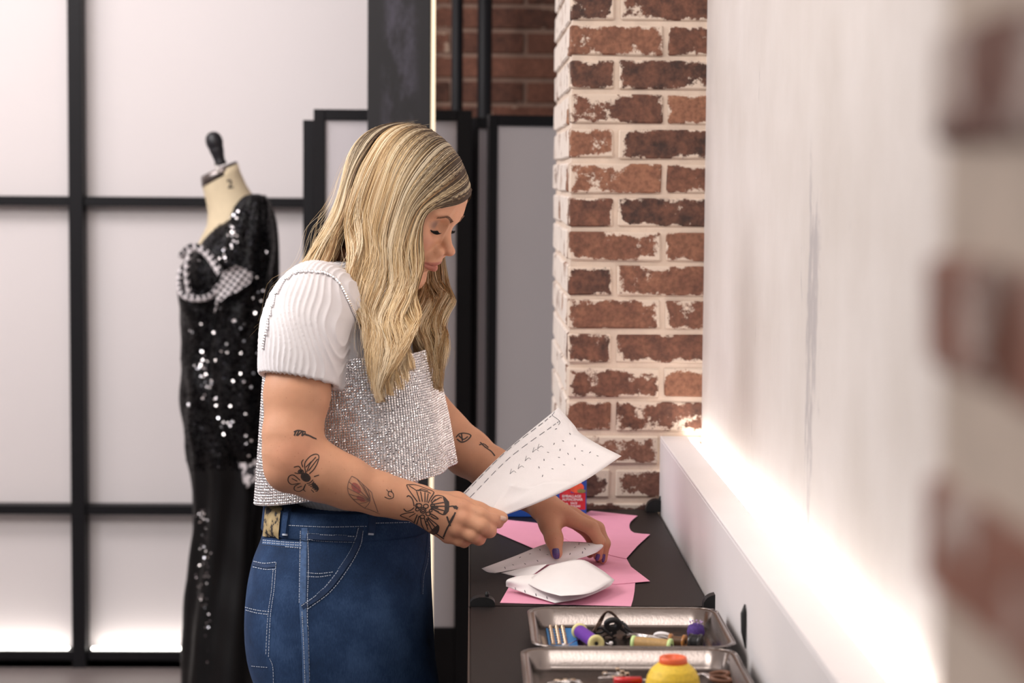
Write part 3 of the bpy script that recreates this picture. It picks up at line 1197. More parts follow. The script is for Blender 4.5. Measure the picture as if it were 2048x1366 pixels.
TF = tray(0.083, 0.352, 2.826, 3.088, 'steel tray nearer the pink paper, holding purple and gold thread')
tray(0.067, 0.346, 2.580, 2.818, 'steel tray nearest the camera, holding the yellow thread cone')


def tp(px, py, h=0.0):
    return at(px, py, Z=TF + h)


def thread_mat(name, c):
    m, nt, b = new_mat(name)
    tc = node(nt, 'ShaderNodeTexCoord')
    wv = node(nt, 'ShaderNodeTexNoise', i_Scale=260.0, i_Detail=2.0)
    nt.links.new(tc.outputs['Object'], wv.inputs['Vector'])
    rr = ramp(nt, [(0.3, tuple(x * 0.82 for x in c)), (0.65, c)])
    nt.links.new(wv.outputs['Fac'], rr.inputs['Fac'])
    nt.links.new(rr.outputs['Color'], b.inputs['Base Color'])
    b.inputs['Roughness'].default_value = 0.55
    b.inputs['Sheen Weight'].default_value = 0.04
    return m


def spool(a, b, rf, rt, flange, thread, label):
    a, b = Vector(a), Vector(b)
    ax = (b - a).normalized()
    L = (b - a).length
    root = empty('thread_spool', (a + b) / 2 - Vector((0, 0, rf)), label, 'thread spool', 'thread spools in the trays')
    for base, s in ((a, 1), (b, -1)):
        fl = MB().lathe(base, ax * s, [(0.0028, 0.002), (rf * .6, 0), (rf, 0.0006), (rf, 0.004), (rt * 1.02, 0.0052)], 24).build('flange', flange, root, True)
        MB().lathe(base, ax * s, [(0.0026, -0.0003), (0.0026, 0.001)], 12).build('bore', M['black_soft'], fl)
    prof = [(rt * 0.9, 0.0045)]
    nwind = 26
    for i in range(nwind * 2 + 1):
        prof.append((rt + (0.0003 if i % 2 else -0.0002), 0.005 + (L - 0.010) * i / (nwind * 2)))
    prof.append((rt * 0.9, L - 0.0045))
    MB().lathe(a, ax, prof, 20).build('thread', thread, root, True)


M['cream'] = simple('cream_plastic', srgb('e8dc9a'), 0.4)
M['lime'] = simple('pale_green_plastic', srgb('cbe39a'), 0.4)
spool(tp(1158, 1262, .010), tp(1193, 1287, .011), 0.0112, 0.0088, M['cream'], thread_mat('purple_thread', srgb('6a2fa0')), 'purple thread spool with cream ends in the far tray')
spool(tp(1264, 1285, .0095), tp(1344, 1292, .0095), 0.0098, 0.0084, M['lime'], thread_mat('gold_thread', srgb('b8935c')), 'gold thread spool with pale green ends in the far tray')
spool(tp(1338, 1281, .009), tp(1372, 1284, .009), 0.0095, 0.0065, simple('amber_plastic', srgb('a8703a'), 0.3), thread_mat('brown_thread', srgb('6b4a30')), 'small brown thread spool beside the gold spool')
spool(tp(1378, 1285, .011), tp(1404, 1287, .011), 0.0125, 0.0112, simple('dark_plastic', srgb('1a1718'), 0.3), thread_mat('black_thread', srgb('151214')), 'black thread spool under the purple pin cushion')

# card of press studs
c = tp(1118, 1275)
M['stud_blue'] = simple('blue_card', srgb('2c70a8'), 0.5)
M['brass'] = simple('pale_brass', srgb('c3aa92'), 0.3, 0.9)
card = empty('snap_fastener_card', c, 'blue card of small metal press studs in the far tray', 'fastener card')
cz = TF + 0.0025
ca, cb_ = tp(1098, 1292, .002), tp(1148, 1256, .002)
MB().box((ca.x, ca.y, TF + .0005), (cb_.x, cb_.y, TF + .0018)).build('card', M['stud_blue'], card)
for i in range(7):
    for j in range(3):
        x = ca.x + 0.006 + j * 0.0085
        y = ca.y + 0.010 + (cb_.y - ca.y - 0.016) * i / 6
        MB().lathe((x, y, TF + .0018), (0, 0, 1), [(0.0036, 0), (0.0038, 0.0015), (0.0022, 0.003), (0.0019, 0.0055), (0.0012, 0.006)], 10).build('stud', M['brass'], card, True)

# tangled black elastic and wire loops
M['black_cord'] = simple('black_cord', srgb('171416'), 0.6)
M['wire'] = simple('dark_bronze_wire', srgb('6d5a50'), 0.35, 0.7)
c = tp(1225, 1270)
tg = empty('elastic_cord', c, 'tangled black elastic cord heaped in the middle of the far tray', 'cord')
for k in range(4):
    pts = []
    cx, cy = c.x + random.uniform(-.012, .018), c.y + random.uniform(-.015, .02)
    for i in range(28):
        t = i / 27 * 2 * math.pi * random.uniform(1.0, 1.05)
        pts.append((cx + (.014 + .004 * math.sin(3 * t + k)) * math.cos(t + k), cy + (.010 + .004 * math.cos(2 * t)) * math.sin(t + k), TF + .003 + .006 * (1 + math.sin(2 * t + k * 1.3))))
    MB().add(*tube_vf(pts, 0.0017, 7)).build('loop', M['black_cord'], tg, True)
wl = empty('wire_loop', tp(1225, 1256), 'bronze wire loop standing up at the back of the far tray', 'wire')
for k in range(5):
    o = 0.003 * k
    pts = [A(1186 + 2 * k, 1262, 2.99 + o), A(1195 + 2 * k, 1246, 3.0 + o), A(1208 + k, 1226, 3.0 + o), A(1222, 1223 + k, 3.0 + o), A(1238, 1238 + k, 2.995 + o), A(1247, 1256, 2.985 + o)]
    MB().add(*tube_vf(spline(pts, 20), 0.0009, 6)).build('strand', M['wire'], wl, True)
hl = empty('hair_elastic', tp(1238, 1258), 'thick black hair elastic leaning on the wire loop', 'hair elastic')
pts = [A(1226 + 13 * math.cos(t), 1249 + 9 * math.sin(t), 2.985 + 0.004 * math.sin(t)) for t in np.linspace(0, 2 * math.pi, 22)]
MB().add(*tube_vf(pts, 0.0042, 9, False)).build('ring', M['black_cord'], hl, True)

# tweezers, clip, pins
M['bright_steel'] = simple('bright_steel', srgb('d8d2d0'), 0.2, 1.0)
M['white_plastic'] = simple('white_plastic', srgb('ece6e6'), 0.35)
tw = empty('tweezers', tp(1290, 1275), 'slim steel tweezers lying behind the gold spool', 'tweezers')
for s in (-1, 1):
    pts = [np.array(tp(1250, 1268, .006)) + np.array([0, 0.002 * s, 0]), np.array(tp(1290, 1272, .010)) + np.array([0, 0.005 * s, 0]), np.array(tp(1330, 1279, .006)) + np.array([0, 0.001 * s, 0])]
    MB().add(*tube_vf(spline(pts, 14), 0.0016, 8)).build('arm', M['bright_steel'], tw, True)
cl = empty('sewing_clip', tp(1312, 1270), 'white plastic sewing clip behind the gold spool', 'clip')
MB().tube(spline([tp(1308, 1270, .010), tp(1318, 1267, .013), tp(1330, 1268, .013), tp(1342, 1272, .010)], 12), [0.002, .004, .0045, .0045, .0045, .0045, .0045, .0045, .0045, .0045, .004, .002], 10, flat=0.6).build('upper_jaw', M['white_plastic'], cl, True)
MB().tube(spline([tp(1308, 1272, .003), tp(1326, 1272, .003), tp(1342, 1274, .003)], 8), 0.0028, 8).build('lower_jaw', M['white_plastic'], cl, True)
M['ball_white'] = M['white_plastic']
for (x0, y0, x1, y1, lab) in ((1128, 1294, 1158, 1278, 'ball headed pin in front of the press stud card'), (1222, 1290, 1208, 1284, 'short ball headed pin beside the purple spool')):
    rt = empty('pin', tp(x0, y0), lab, 'pin', 'pins in the trays')
    MB().add(*tube_vf([tp(x0, y0, .004), tp(x1, y1, .006)], 0.0007, 6)).build('shaft', M['bright_steel'], rt, True)
    MB().lathe(tp(x0, y0, .0015), (0, 0, 1), [(0.0005, 0), (0.0022, 0.0008), (0.003, 0.0025), (0.0022, 0.0045), (0.0005, 0.005)], 12).build('head', M['ball_white'], rt, True)
pc = empty('pin_cushion', tp(1394, 1278), 'small purple pin cushion in the corner of the far tray', 'pin cushion')
c = np.array(tp(1394, 1283)) + np.array([0, 0.016, 0.0])
MB().lathe(c, (0, 0, 1), [(0.004, 0), (0.0105, 0.002), (0.0125, 0.010), (0.0105, 0.019), (0.003, 0.022)], 20).build('pad', simple('purple_velvet', srgb('4a2f78'), 0.8, var=0.3, scale=300), pc, True)
for k in range(9):
    t = k * 0.7
    b = c + np.array([0.007 * math.cos(t), 0.007 * math.sin(t), 0.019])
    MB().lathe(b, (0.3 * math.cos(t), 0.3 * math.sin(t), 1), [(0.0003, 0), (0.0003, .004), (0.0013, 0.0045), (0.0013, 0.006), (.0003, .0067)], 8).build('pin_head', simple('lilac_pearl', srgb('b99ac4'), 0.25) if k == 0 else bpy.data.materials['lilac_pearl'], pc, True)

# near tray: cone of yellow thread
cc = at(1346, 1340, Y=2.690)
base = Vector((cc.x, 2.690, TF))
kc = empty('thread_cone', base, 'large cone of yellow thread with an orange top', 'thread cone')
ztop = at(1346, 1313, Y=2.690).z - TF
prof = [(0.030, 0.0), (0.0335, 0.002), (0.0335, ztop * 0.22), (0.0318, ztop * 0.42), (0.0275, ztop * 0.62), (0.0185, ztop - 0.008)]
pr2 = []
for i in range(49):
    t = i / 48 * (len(prof) - 1)
    j = min(int(t), len(prof) - 2)
    f = t - j
    pr2.append((prof[j][0] * (1 - f) + prof[j + 1][0] * f + (0.0002 if i % 2 else 0), prof[j][1] * (1 - f) + prof[j + 1][1] * f))
MB().lathe(base, (0, 0, 1), pr2, 36).build('thread', thread_mat('yellow_thread', srgb('efc83a')), kc, True)
M['orange'] = simple('orange_plastic', srgb('e8673a'), 0.35)
MB().lathe(base + Vector((0, 0, ztop - 0.0085)), (0, 0, 1), [(0.0175, 0), (0.0178, 0.003), (0.0172, 0.0075), (0.016, 0.0085), (0.0118, 0.008), (0.0108, 0.001)], 32).build('neck', M['orange'], kc, True)
MB().lathe(base + Vector((0, 0, ztop - 0.008)), (0, 0, 1), [(0.0106, 0), (0.0106, 0.0012)], 24).build('bore', simple('amber_shade', srgb('b5842c'), 0.6), kc, True)

rd = empty('seam_ripper', at(1255, 1364, Z=TF), 'red handled seam ripper in the near tray', 'seam ripper')
MB().tube([at(1228, 1362, Z=TF + .006), at(1282, 1361, Z=TF + .006)], [.0052, .0052], 12).build('handle', simple('red_plastic', srgb('c31f22'), 0.3), rd, True)
MB().tube([at(1282, 1361, Z=TF + .006), at(1302, 1360, Z=TF + .006)], [.0022, .001], 8).build('blade', M['bright_steel'], rd, True)
for k, (x, y) in enumerate(((1222, 1347), (1236, 1341), (1232, 1352), (1246, 1346), (1215, 1355), (1255, 1350), (1143, 1361), (1125, 1363), (1153, 1363), (1110, 1364))):
    c = at(x, y, Z=TF + .0014)
    lab = 'tiny metal safety pin lying loose in the near tray'
    rt = empty('safety_pin', c, lab, 'safety pin', 'loose safety pins in the near tray')
    t = random.uniform(0, 3)
    d = np.array([math.cos(t), math.sin(t), 0]) * 0.009
    e = np.array([-math.sin(t), math.cos(t), 0]) * 0.0025
    cc_ = np.array(c)
    MB().add(*tube_vf(spline([cc_ + d + e, cc_ - d + e, cc_ - d * 1.2, cc_ - d - e, cc_ + d - e], 24), 0.0007, 6)).build('wire', M['bright_steel'], rt, True)
    MB().box(cc_ + d * 0.9 - np.array([.0028, .0028, .0012]), cc_ + d * 0.9 + np.array([.0028, .0028, .0018]), 0.0006, rot=t).build('cap', M['brass'], rt)
sc = empty('scissors', at(1420, 1345, Z=TF), 'small scissors with brown handles at the end of the near tray', 'scissors')
M['brown_handle'] = simple('brown_plastic', srgb('6e4630'), 0.4)
for s in (-1, 1):
    ce = np.array(at(1440, 1354, Z=TF + .006)) + np.array([0, 0.012 * s, 0])
    ring = [ce + np.array([0.013 * math.cos(t), 0.009 * math.sin(t), 0.002 * math.sin(t + s)]) for t in np.linspace(0, 2 * math.pi, 20)]
    MB().add(*tube_vf(ring, 0.0027, 8, False)).build('handle', M['brown_handle'], sc, True)
    MB().add(*tube_vf(spline([ce + np.array([-.012, -.003 * s, 0]), np.array(at(1405, 1347, Z=TF + .008)), np.array(at(1385, 1352 - 3 * s, Z=TF + .006))], 10), [.003, .003, .003, .0028, .0026, .0024, .002, .0015, .001, .0006], 8, True, 0.5)).build('blade', M['bright_steel'], sc, True)

# ================================================================== dress form in a sequinned gown
YD = 6.08


def houndstooth(name, s):
    m, nt, b = new_mat(name)
    uv = node(nt, 'ShaderNodeUVMap')
    sx = node(nt, 'ShaderNodeSeparateXYZ')
    nt.links.new(uv.outputs[0], sx.inputs[0])

    def mth(op, a, v=None, w=None):
        n = node(nt, 'ShaderNodeMath', operation=op)
        nt.links.new(a, n.inputs[0])
        if v is not None:
            if isinstance(v, (int, float)):
                n.inputs[1].default_value = v
            else:
                nt.links.new(v, n.inputs[1])
        return n.outputs[0]
    i = mth('FLOOR', mth('MULTIPLY', sx.outputs[0], s))
    j = mth('FLOOR', mth('MULTIPLY', sx.outputs[1], s))
    ci = mth('LESS_THAN', mth('FLOORED_MODULO', i, 8.0), 4.0)
    cj = mth('LESS_THAN', mth('FLOORED_MODULO', j, 8.0), 4.0)
    tw = mth('LESS_THAN', mth('FLOORED_MODULO', mth('ADD', i, j), 4.0), 2.0)
    mx = node(nt, 'ShaderNodeMix', data_type='FLOAT')
    nt.links.new(tw, mx.inputs[0])
    nt.links.new(ci, mx.inputs[2])
    nt.links.new(cj, mx.inputs[3])
    mc = node(nt, 'ShaderNodeMix', data_type='RGBA')
    nt.links.new(mx.outputs[0], mc.inputs[0])
    mc.inputs[6].default_value = rgba(srgb('16131a'))
    mc.inputs[7].default_value = rgba(srgb('d8d0d2'))
    nt.links.new(mc.outputs[2], b.inputs['Base Color'])
    b.inputs['Roughness'].default_value = 0.7
    return m


M['satin'] = simple('black_satin', srgb('0a080a'), 0.48, var=0.3, scale=12, bump=0.15, bscale=260, spec=0.25)
M['sequin'] = simple('glint_sequin', srgb('d8d2d6'), 0.20, 1.0)  # pale copy of the dark sequins, lamp glints put into the colour
M['sequin_dark'] = simple('dark_sequin', srgb('0f0c10'), 0.22, 0.8)
M['linen'] = simple('cream_linen', srgb('d5c3a4'), 0.8, var=0.05, scale=30, bump=0.2, bscale=800)
M['nickel'] = simple('brushed_nickel', srgb('8b8280'), 0.3, 1.0, var=0.1, scale=60)
M['wood_black'] = simple('black_turned_wood', srgb('1d1b20'), 0.4)
M['hound'] = houndstooth('houndstooth_cloth', 1.0)

SD = FPX / YD
base = at(445, 700, Y=YD)
form = empty('dress_form', (base.x, YD, 0), 'cream dress form with a black finial and numbered neck', 'dress form')
gown = empty('sequin_gown', (base.x, YD, 0), 'long black sequinned gown on the dress form with houndstooth bow', 'gown')


def ering(px0, px1, py, halfy, n=40, yoff=0.0, tilt=0.0, e=2.3):
    """superellipse ring between two outline pixels; tilt lowers the left side (px)"""
    out = []
    cx, a = (px0 + px1) / 2, (px1 - px0) / 2
    for k in range(n):
        t = 2 * math.pi * k / n
        c, s = math.cos(t), math.sin(t)
        ux = math.copysign(abs(c) ** (2 / e), c)
        uy = math.copysign(abs(s) ** (2 / e), s)
        p = at(cx + a * ux, py - tilt * ux, Y=YD)
        out.append((p.x, YD + yoff + halfy * uy, p.z))
    return out


# neck of the form: tilted stack
NK = []
for (x0, x1, y, hy, tl) in ((404, 476, 345, .050, 18), (406, 480, 360, .051, 18), (412, 492, 385, .054, 16), (416, 508, 410, .060, 16), (414, 520, 440, .075, 12), (395, 530, 480, .10, 10), (372, 534, 530, .12, 4), (366, 530, 580, .12, 0)):
    NK.append(ering(x0, x1, y, hy, tilt=tl, e=2.0))
V, F = loft(NK)
mesh('torso', V, F, M['linen'], form, True)
V, F = loft([ering(402, 474, 338, .0505, tilt=16, e=2.0), ering(404, 477, 357, .0515, tilt=18, e=2.0)])
V2 = V
mesh('neck_cap', V, F, M['nickel'], form, True)
ncb = A(437, 338, YD)
axd = (A(423, 262, YD) - A(441, 325, YD))
axd /= np.linalg.norm(axd)
L = 70 / SD
MB().lathe(A(442, 330, YD), axd, [(0.0155, 0), (0.0165, .006), (0.0145, .012), (0.0155, .022), (.0185, .036), (.0205, .046), (.0195, .049), (.0215, .053), (.0235, .062), (.023, .074), (.019, .085), (.011, .092), (.003, .094)], 28).build('finial', M['wood_black'], form, True)
MB().tube([A(433, 330, YD - .048), A(437, 345, YD - .0535)], 0.0028, 8).build('cap_clip', simple('bright_clip', srgb('ece6e0'), 0.2, 0.6), form, True)
V, F = text_vf('2', 0.034, 0.0006)
bv = bvh_of([bpy.data.objects['torso']])
c0 = (455, 377)
VV = []
for v in V:
    h, nn = hit(bv, c0[0] + v[0] * SD * .97 - v[1] * SD * .15, c0[1] - v[1] * SD - v[0] * SD * .12)
    VV.append(h + nn * 0.0012 if h is not None else Vector((base.x, YD, 1.5)))
mesh('neck_number', VV, F, simple('dark_stencil', srgb('3a3030'), 0.7), form)
MB().tube([(base.x + .02, YD, 0.03), (base.x + .02, YD, 1.05)], 0.016, 14).build('stand_pole', M['nickel'], form, True)
MB().lathe((base.x + .02, YD, 0.0), (0, 0, 1), [(0.19, 0), (0.19, .012), (.05, .03), (.02, .045)], 32).build('stand_base', M['wood_black'], form, True)

# gown: bodice to hem, slightly ruched
rows = [(500, 530, 398, .05), (470, 540, 420, .090), (432, 545, 450, .120), (396, 547, 490, .138), (366, 546, 530, .14), (357, 543, 565, .14), (357, 540, 600, .138), (360, 537, 640, .13), (366, 535, 680, .125), (363, 538, 730, .128), (363, 543, 775, .135), (367, 548, 830, .142), (374, 550, 890, .14), (384, 548, 950, .135), (389, 546, 1010, .13), (388, 548, 1060, .13), (380, 556, 1130, .135), (373, 566, 1220, .15), (370, 578, 1320, .165), (369, 590, 1420, .18), (365, 600, 1478, .19)]
rows_i = spline(rows, 90)
R = []
for i, (x0, x1, y, hy) in enumerate(rows_i):
    ring = np.array(ering(x0, x1, y, hy, n=64, e=2.2, tilt=(8 * max(0, 1 - (y - 398) / 130) if y < 528 else 0)))
    t = np.arange(64) / 64 * 2 * math.pi
    c = ring.mean(axis=0)
    amp = 0.010 * np.sin(9 * t + y * 0.012) * min(1, max(0, (y - 600) / 500)) + 0.0035 * np.sin(5 * t - y * 0.05) * (1 if y < 950 else 0.3)
    d = ring - c
    d[:, 2] = 0
    ring += d * (amp / (np.linalg.norm(d, axis=1) + 1e-9))[:, None]
    R.append(ring)
V, F = loft(R)
V[:, 2] = np.maximum(V[:, 2], 0.012)
gbody = mesh('skirt_and_bodice', V, F, M['satin'], gown, True)

# near sleeve hanging down, gathered at the shoulder and cuffed
SL = []
srow = spline([(508, 388, 8, .012), (506, 395, 22, .030), (501, 420, 34, .046), (495, 470, 42, .054), (492, 530, 46, .056), (487, 600, 48, .056), (478, 680, 52, .056), (474, 760, 54, .056), (478, 830, 52, .052), (490, 890, 42, .044), (500, 925, 26, .032)], 60)
for i, (x, y, hw, hy) in enumerate(srow):
    ring = []
    for k in range(44):
        t = 2 * math.pi * k / 44
        f = 1 + 0.06 * math.sin(7 * t + y * 0.02) + 0.05 * math.sin(4 * t - y * 0.045)
        q = at(x + hw * math.cos(t) * f, y, Y=YD - 0.155)
        ring.append((q.x, YD - 0.135 + hy * math.sin(t) * f, q.z))
    SL.append(ring)
V, F = loft(SL)
sleeve = mesh('sleeve', V, F, M['satin'], gown, True)
CF = []
for (x, y, hw, hy) in spline([(499, 918, 24, .032), (502, 935, 24, .032), (505, 955, 22, .03), (507, 972, 18, .026)], 10):
    CF.append([(at(x + hw * math.cos(t), y - 6 * math.cos(t), Y=YD - .155).x, YD - .135 + hy * math.sin(t), at(x, y - 6 * math.cos(t), Y=YD - .155).z) for t in np.linspace(0, 2 * math.pi, 28, endpoint=False)])
V, F = loft(CF)
uvs = np.array([(k / 28 * 40, i * 1.6) for i in range(10) for k in range(28)])
mesh('cuff', V, F, M['hound'], gown, True, uv=uvs)

# far sleeve (behind)
SL = []
for (x, y, hw, hy) in spline([(505, 400, 24, .03), (515, 450, 30, .05), (522, 540, 28, .05), (520, 680, 26, .05), (518, 820, 26, .045), (518, 900, 20, .03)], 24):
    SL.append([(at(x + hw * math.cos(t), y, Y=YD).x, YD + .15 + hy * math.sin(t), at(x, y, Y=YD).z) for t in np.linspace(0, 2 * math.pi, 24, endpoint=False)])
V, F = loft(SL)
mesh('sleeve', V, F, M['satin'], gown, True)

# sequins over bodice, sleeve and skirt front
bvg = bvh_of([gbody, sleeve])


def sequins(name, pts, rad, mat, spread, lamp=None):
    V, F = [], []
    for px, py in pts:
        h, nn = hit(bvg, px, py)
        if h is None:
            continue
        if lamp is not None:
            nn = ((lamp - h).normalized() + (CAM - h).normalized()).normalized()
        nn = (nn + Vector((random.gauss(0, spread), random.gauss(0, spread), random.gauss(0, spread)))).normalized()
        a = nn.orthogonal().normalized()
        b_ = nn.cross(a)
        c = h + nn * 0.0022
        k0 = len(V)
        for k in range(6):
            t = k * math.pi / 3
            V.append(c + (a * math.cos(t) + b_ * math.sin(t)) * rad)
        F.append(list(range(k0, k0 + 6)))
    return mesh(name, V, F, mat, gown)


r = random.Random(5)
pts = []
for _ in range(5200):
    x, y = r.uniform(362, 560), r.uniform(400, 940)
    pts.append((x, y))
o = sequins('sequins', pts, 0.0030, M['sequin_dark'], 0.22)
o['kind'] = 'stuff'
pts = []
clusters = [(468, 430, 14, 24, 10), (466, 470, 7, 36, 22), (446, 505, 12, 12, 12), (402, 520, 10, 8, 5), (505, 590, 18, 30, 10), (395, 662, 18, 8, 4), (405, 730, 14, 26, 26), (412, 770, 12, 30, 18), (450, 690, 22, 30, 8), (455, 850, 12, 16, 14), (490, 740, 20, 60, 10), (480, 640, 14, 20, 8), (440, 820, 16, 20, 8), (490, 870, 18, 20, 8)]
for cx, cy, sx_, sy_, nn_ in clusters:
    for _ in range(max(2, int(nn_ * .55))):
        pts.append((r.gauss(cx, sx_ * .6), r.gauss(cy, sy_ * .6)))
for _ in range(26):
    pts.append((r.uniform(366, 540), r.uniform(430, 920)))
o = sequins('sequins_facing_light', pts, 0.0036, M['sequin'], 0.14, Vector((-1.65, 2.35, 2.95)))  # pale sequins aimed between lamp and camera, standing in for glints
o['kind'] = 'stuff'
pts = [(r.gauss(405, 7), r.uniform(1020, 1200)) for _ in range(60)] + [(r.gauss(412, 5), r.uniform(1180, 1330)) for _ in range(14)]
o = sequins('skirt_sequins', pts, 0.0022, M['sequin'], 0.42, Vector((-1.65, 2.35, 2.95)))  # same pale glint sequins down the skirt
o['kind'] = 'stuff'


# houndstooth bow: two padded bands and a pointed tail
def band(pts, wd, th, name, n=40):
    P = spline(pts, n)
    V, UV, acc = [], [], 0.0
    Q = np.array([A(p[0], p[1], YD - p[2]) for p in P])
    T = np.gradient(Q, axis=0)
    T /= np.linalg.norm(T, axis=1)[:, None]
    for i in range(n):
        side = np.cross(T[i], np.array([0, -1.0, 0]))
        side /= np.linalg.norm(side) + 1e-9
        up = np.cross(side, T[i])
        if i:
            acc += np.linalg.norm(Q[i] - Q[i - 1])
        for k in range(10):
            t = 2 * math.pi * k / 10
            V.append(Q[i] + side * wd * math.cos(t) + up * th * math.sin(t))
            UV.append((acc * 380, k * 1.6))
    F = []
    for i in range(n - 1):
        for k in range(10):
            F.append([i * 10 + k, i * 10 + (k + 1) % 10, (i + 1) * 10 + (k + 1) % 10, (i + 1) * 10 + k])
    mesh(name, V, F, M['hound'], gown, True, uv=np.array(UV))


band([(363, 512, .10), (380, 496, .135), (400, 497, .15), (418, 512, .165), (432, 532, .19), (442, 548, .205)], 0.011, 0.009, 'bow_band')
band([(382, 500, .135), (374, 530, .15), (374, 560, .155), (380, 588, .155), (392, 597, .16)], 0.008, 0.007, 'bow_band')
band([(362, 540, .08), (358, 566, .10), (364, 588, .14), (384, 597, .16), (410, 596, .18), (428, 586, .20), (440, 570, .21)], 0.009, 0.008, 'bow_band')
# fan shaped bow end
fan = [(436, 572), (446, 545), (470, 530), (492, 538), (508, 547), (500, 566), (478, 582), (452, 594), (436, 608), (428, 628), (432, 596)]
V, UV = [], []
for dz, yy in ((0, .225), (1, .212)):
    for p in fan:
        V.append(A(p[0], p[1], YD - yy + 0.012 * math.sin(p[0] * 0.09)))
        UV.append(((p[0] * .8 + p[1] * .6) * .75, (p[1] * .8 - p[0] * .6) * .75))
nf = len(fan)
F = [list(range(nf)), list(range(nf, 2 * nf))[::-1]] + [[i, nf + i, nf + (i + 1) % nf, (i + 1) % nf] for i in range(nf)]
mesh('bow_end', V, F, M['hound'], gown, False, uv=np.array(UV))

# ================================================================== the woman
YW = 3.55
HC = A(807, 408, YW)                        # head centre
_th, _ps = math.radians(28), math.radians(20)
Hf = np.array([math.cos(_ps) * math.cos(_th), -math.sin(_ps) * math.cos(_th), -math.sin(_th)])
Hl = np.array([math.sin(_ps), math.cos(_ps), 0.0])
Hu = np.cross(Hf, Hl)
HM = np.stack([Hf, Hl, Hu], axis=1)         # local -> world


def hw(p):
    return HC + HM @ np.asarray(p, float)


def hl(p):
    return HM.T @ (np.asarray(p, float) - HC)


woman = empty('person', (A(690, 1000, YW)[0], YW, 0), 'person in pleated white tee, rhinestone top and blue jeans sorting paper patterns', 'person')

# ---- head, in its own axes: x forward, y to her left, z up
H = Field((-.125, -.10, -.30), (.135, .10, .145), 0.00135)
H.ell((-.012, 0, .034), (.094, .074, .082), 0)
H.ell((.030, 0, .036), (.058, .062, .058), .03)
H.ell((.026, 0, -.022), (.058, .060, .078), .03)
H.ell((.024, 0, -.066), (.050, .049, .045), .03)
H.cone((.0, .046, -.055), (.062, .016, -.096), .018, .014, .03)
H.cone((.0, -.046, -.055), (.062, -.016, -.096), .018, .014, .03)
H.ell((.070, 0, -.099), (.0175, .019, .0155), .022)
for s in (-1, 1):
    H.ell((.052, s * .040, -.024), (.026, .022, .022), .025)           # cheek bone
    H.cone((.081, s * .010, .021), (.070, s * .040, .024), .0095, .0085, .016)   # brow
    H.ell((.086, s * .030, .002), (.015, .016, .0120), .016, sub=True)  # socket
    H.ell((.0605, s * .032, .002), (.0145, .0165, .0140), .007)        # closed lid over the eye
    H.cone((.0722, s * .019, -.0095), (.0675, s * .045, -.0075), .0042, .0035, .008)  # lower lid
    H.ell((-.012, s * .074, -.012), (.017, .008, .030), .006)            # ear
H.cone((.071, 0, .012), (.1025, 0, -.028), .0078, .0078, .012)          # nose bridge
H.ell((.1062, 0, -.0280), (.0080, .0074, .0068), .007)
for s in (-1, 1):
    H.ell((.0915, s * .0112, -.0352), (.0095, .0060, .0066), .005)
    H.ell((.0985, s * .0058, -.0425), (.0055, .0028, .0030), .002, sub=True)
H.ell((.0850, 0, -.052), (.013, .020, .020), .014)                       # muzzle
for s in (-1, 1):
    H.cone((.0945, s * .0035, -.0520), (.0800, s * .0235, -.0618), .0050, .0022, .005)
    H.cone((.0925, s * .0015, -.0658), (.0805, s * .0200, -.0628), .0069, .0026, .005)
    H.cone((.1000, 0, -.0587), (.0830, s * .0255, -.0625), .0011, .0013, .0020, sub=True)
    H.ell((.0800, s * .0262, -.0630), (.0028, .0022, .0022), .004, sub=True)
H.ell((.0960, 0, -.0790), (.0085, .014, .0050), .010, sub=True)          # fold under the lip
nb = hl(A(700, 580, YW + .0))
H.cone((-.022, 0, -.055), nb, .048, .052, .03)
H.cone((.005, 0, -.085), hl(A(735, 590, YW)), .035, .045, .03)
hV, hQ = H.surface()
del H
# complexion, painted by place: lips, lids, cheeks
x, y, z = hV.T
skin = np.array(srgb('d09c7c'))
colr = np.tile(skin, (len(hV), 1))


def blend(mask, c, a):
    global colr
    mk = np.clip(mask, 0, 1)[:, None] * a
    colr = colr * (1 - mk) + np.array(c) * mk


def soft(d, r, w):
    return np.clip((r - d) / w, 0, 1)


ay = np.abs(y)
front = np.clip((x - .055) / .01, 0, 1)
up_edge = -.0480 - ay * .40 - np.where(ay < .004, (0.004 - ay) * .3, 0)
low_edge = -.0722 + ay * ay * 11
lip = soft(z - up_edge, 0.0, .0016) * soft(low_edge - z, 0.0, .0016) * soft(ay, .0245, .002) * front
blend(lip, srgb('b06a5e'), 0.85)
eye = soft(np.sqrt(((ay - .036) / .019) ** 2 + ((z - .0035) / .0115) ** 2), 1.0, .7) * np.clip((x - .052) / .006, 0, 1)
blend(eye, srgb('65483f'), 0.75)
lash = soft(np.abs(z - (-.0070 + (ay - .031) ** 2 * 9)), .0017, .0014) * soft(np.abs(ay - .0325), .0145, .004) * np.clip((x - .052) / .006, 0, 1)
blend(lash, srgb('221a1a'), 0.95)
cheek = soft(np.sqrt((ay - .045) ** 2 + (z + .028) ** 2), .026, .02) * np.clip((x - .02) / .02, 0, 1)
blend(cheek, srgb('c98670'), 0.45)
nosem = soft(np.sqrt((x - .106) ** 2 + y ** 2 + (z + .033) ** 2), .018, .012)
blend(nosem, srgb('cc8b72'), 0.45)
hairy = np.clip(np.maximum((-.020 - (x * .55 - z * .83)) / .006, (.004 - x) / .01), 0, 1) * (z > -.10)
blend(hairy, srgb('5a432f'), 0.95)
hcol = colr
hW = HC + hV @ HM.T

# ---- arms and hands
BF = Field((-.40, 3.22, .84), (.26, 3.90, 1.42), 0.0021)


def P(px, py, Y):
    return A(px, py, Y)


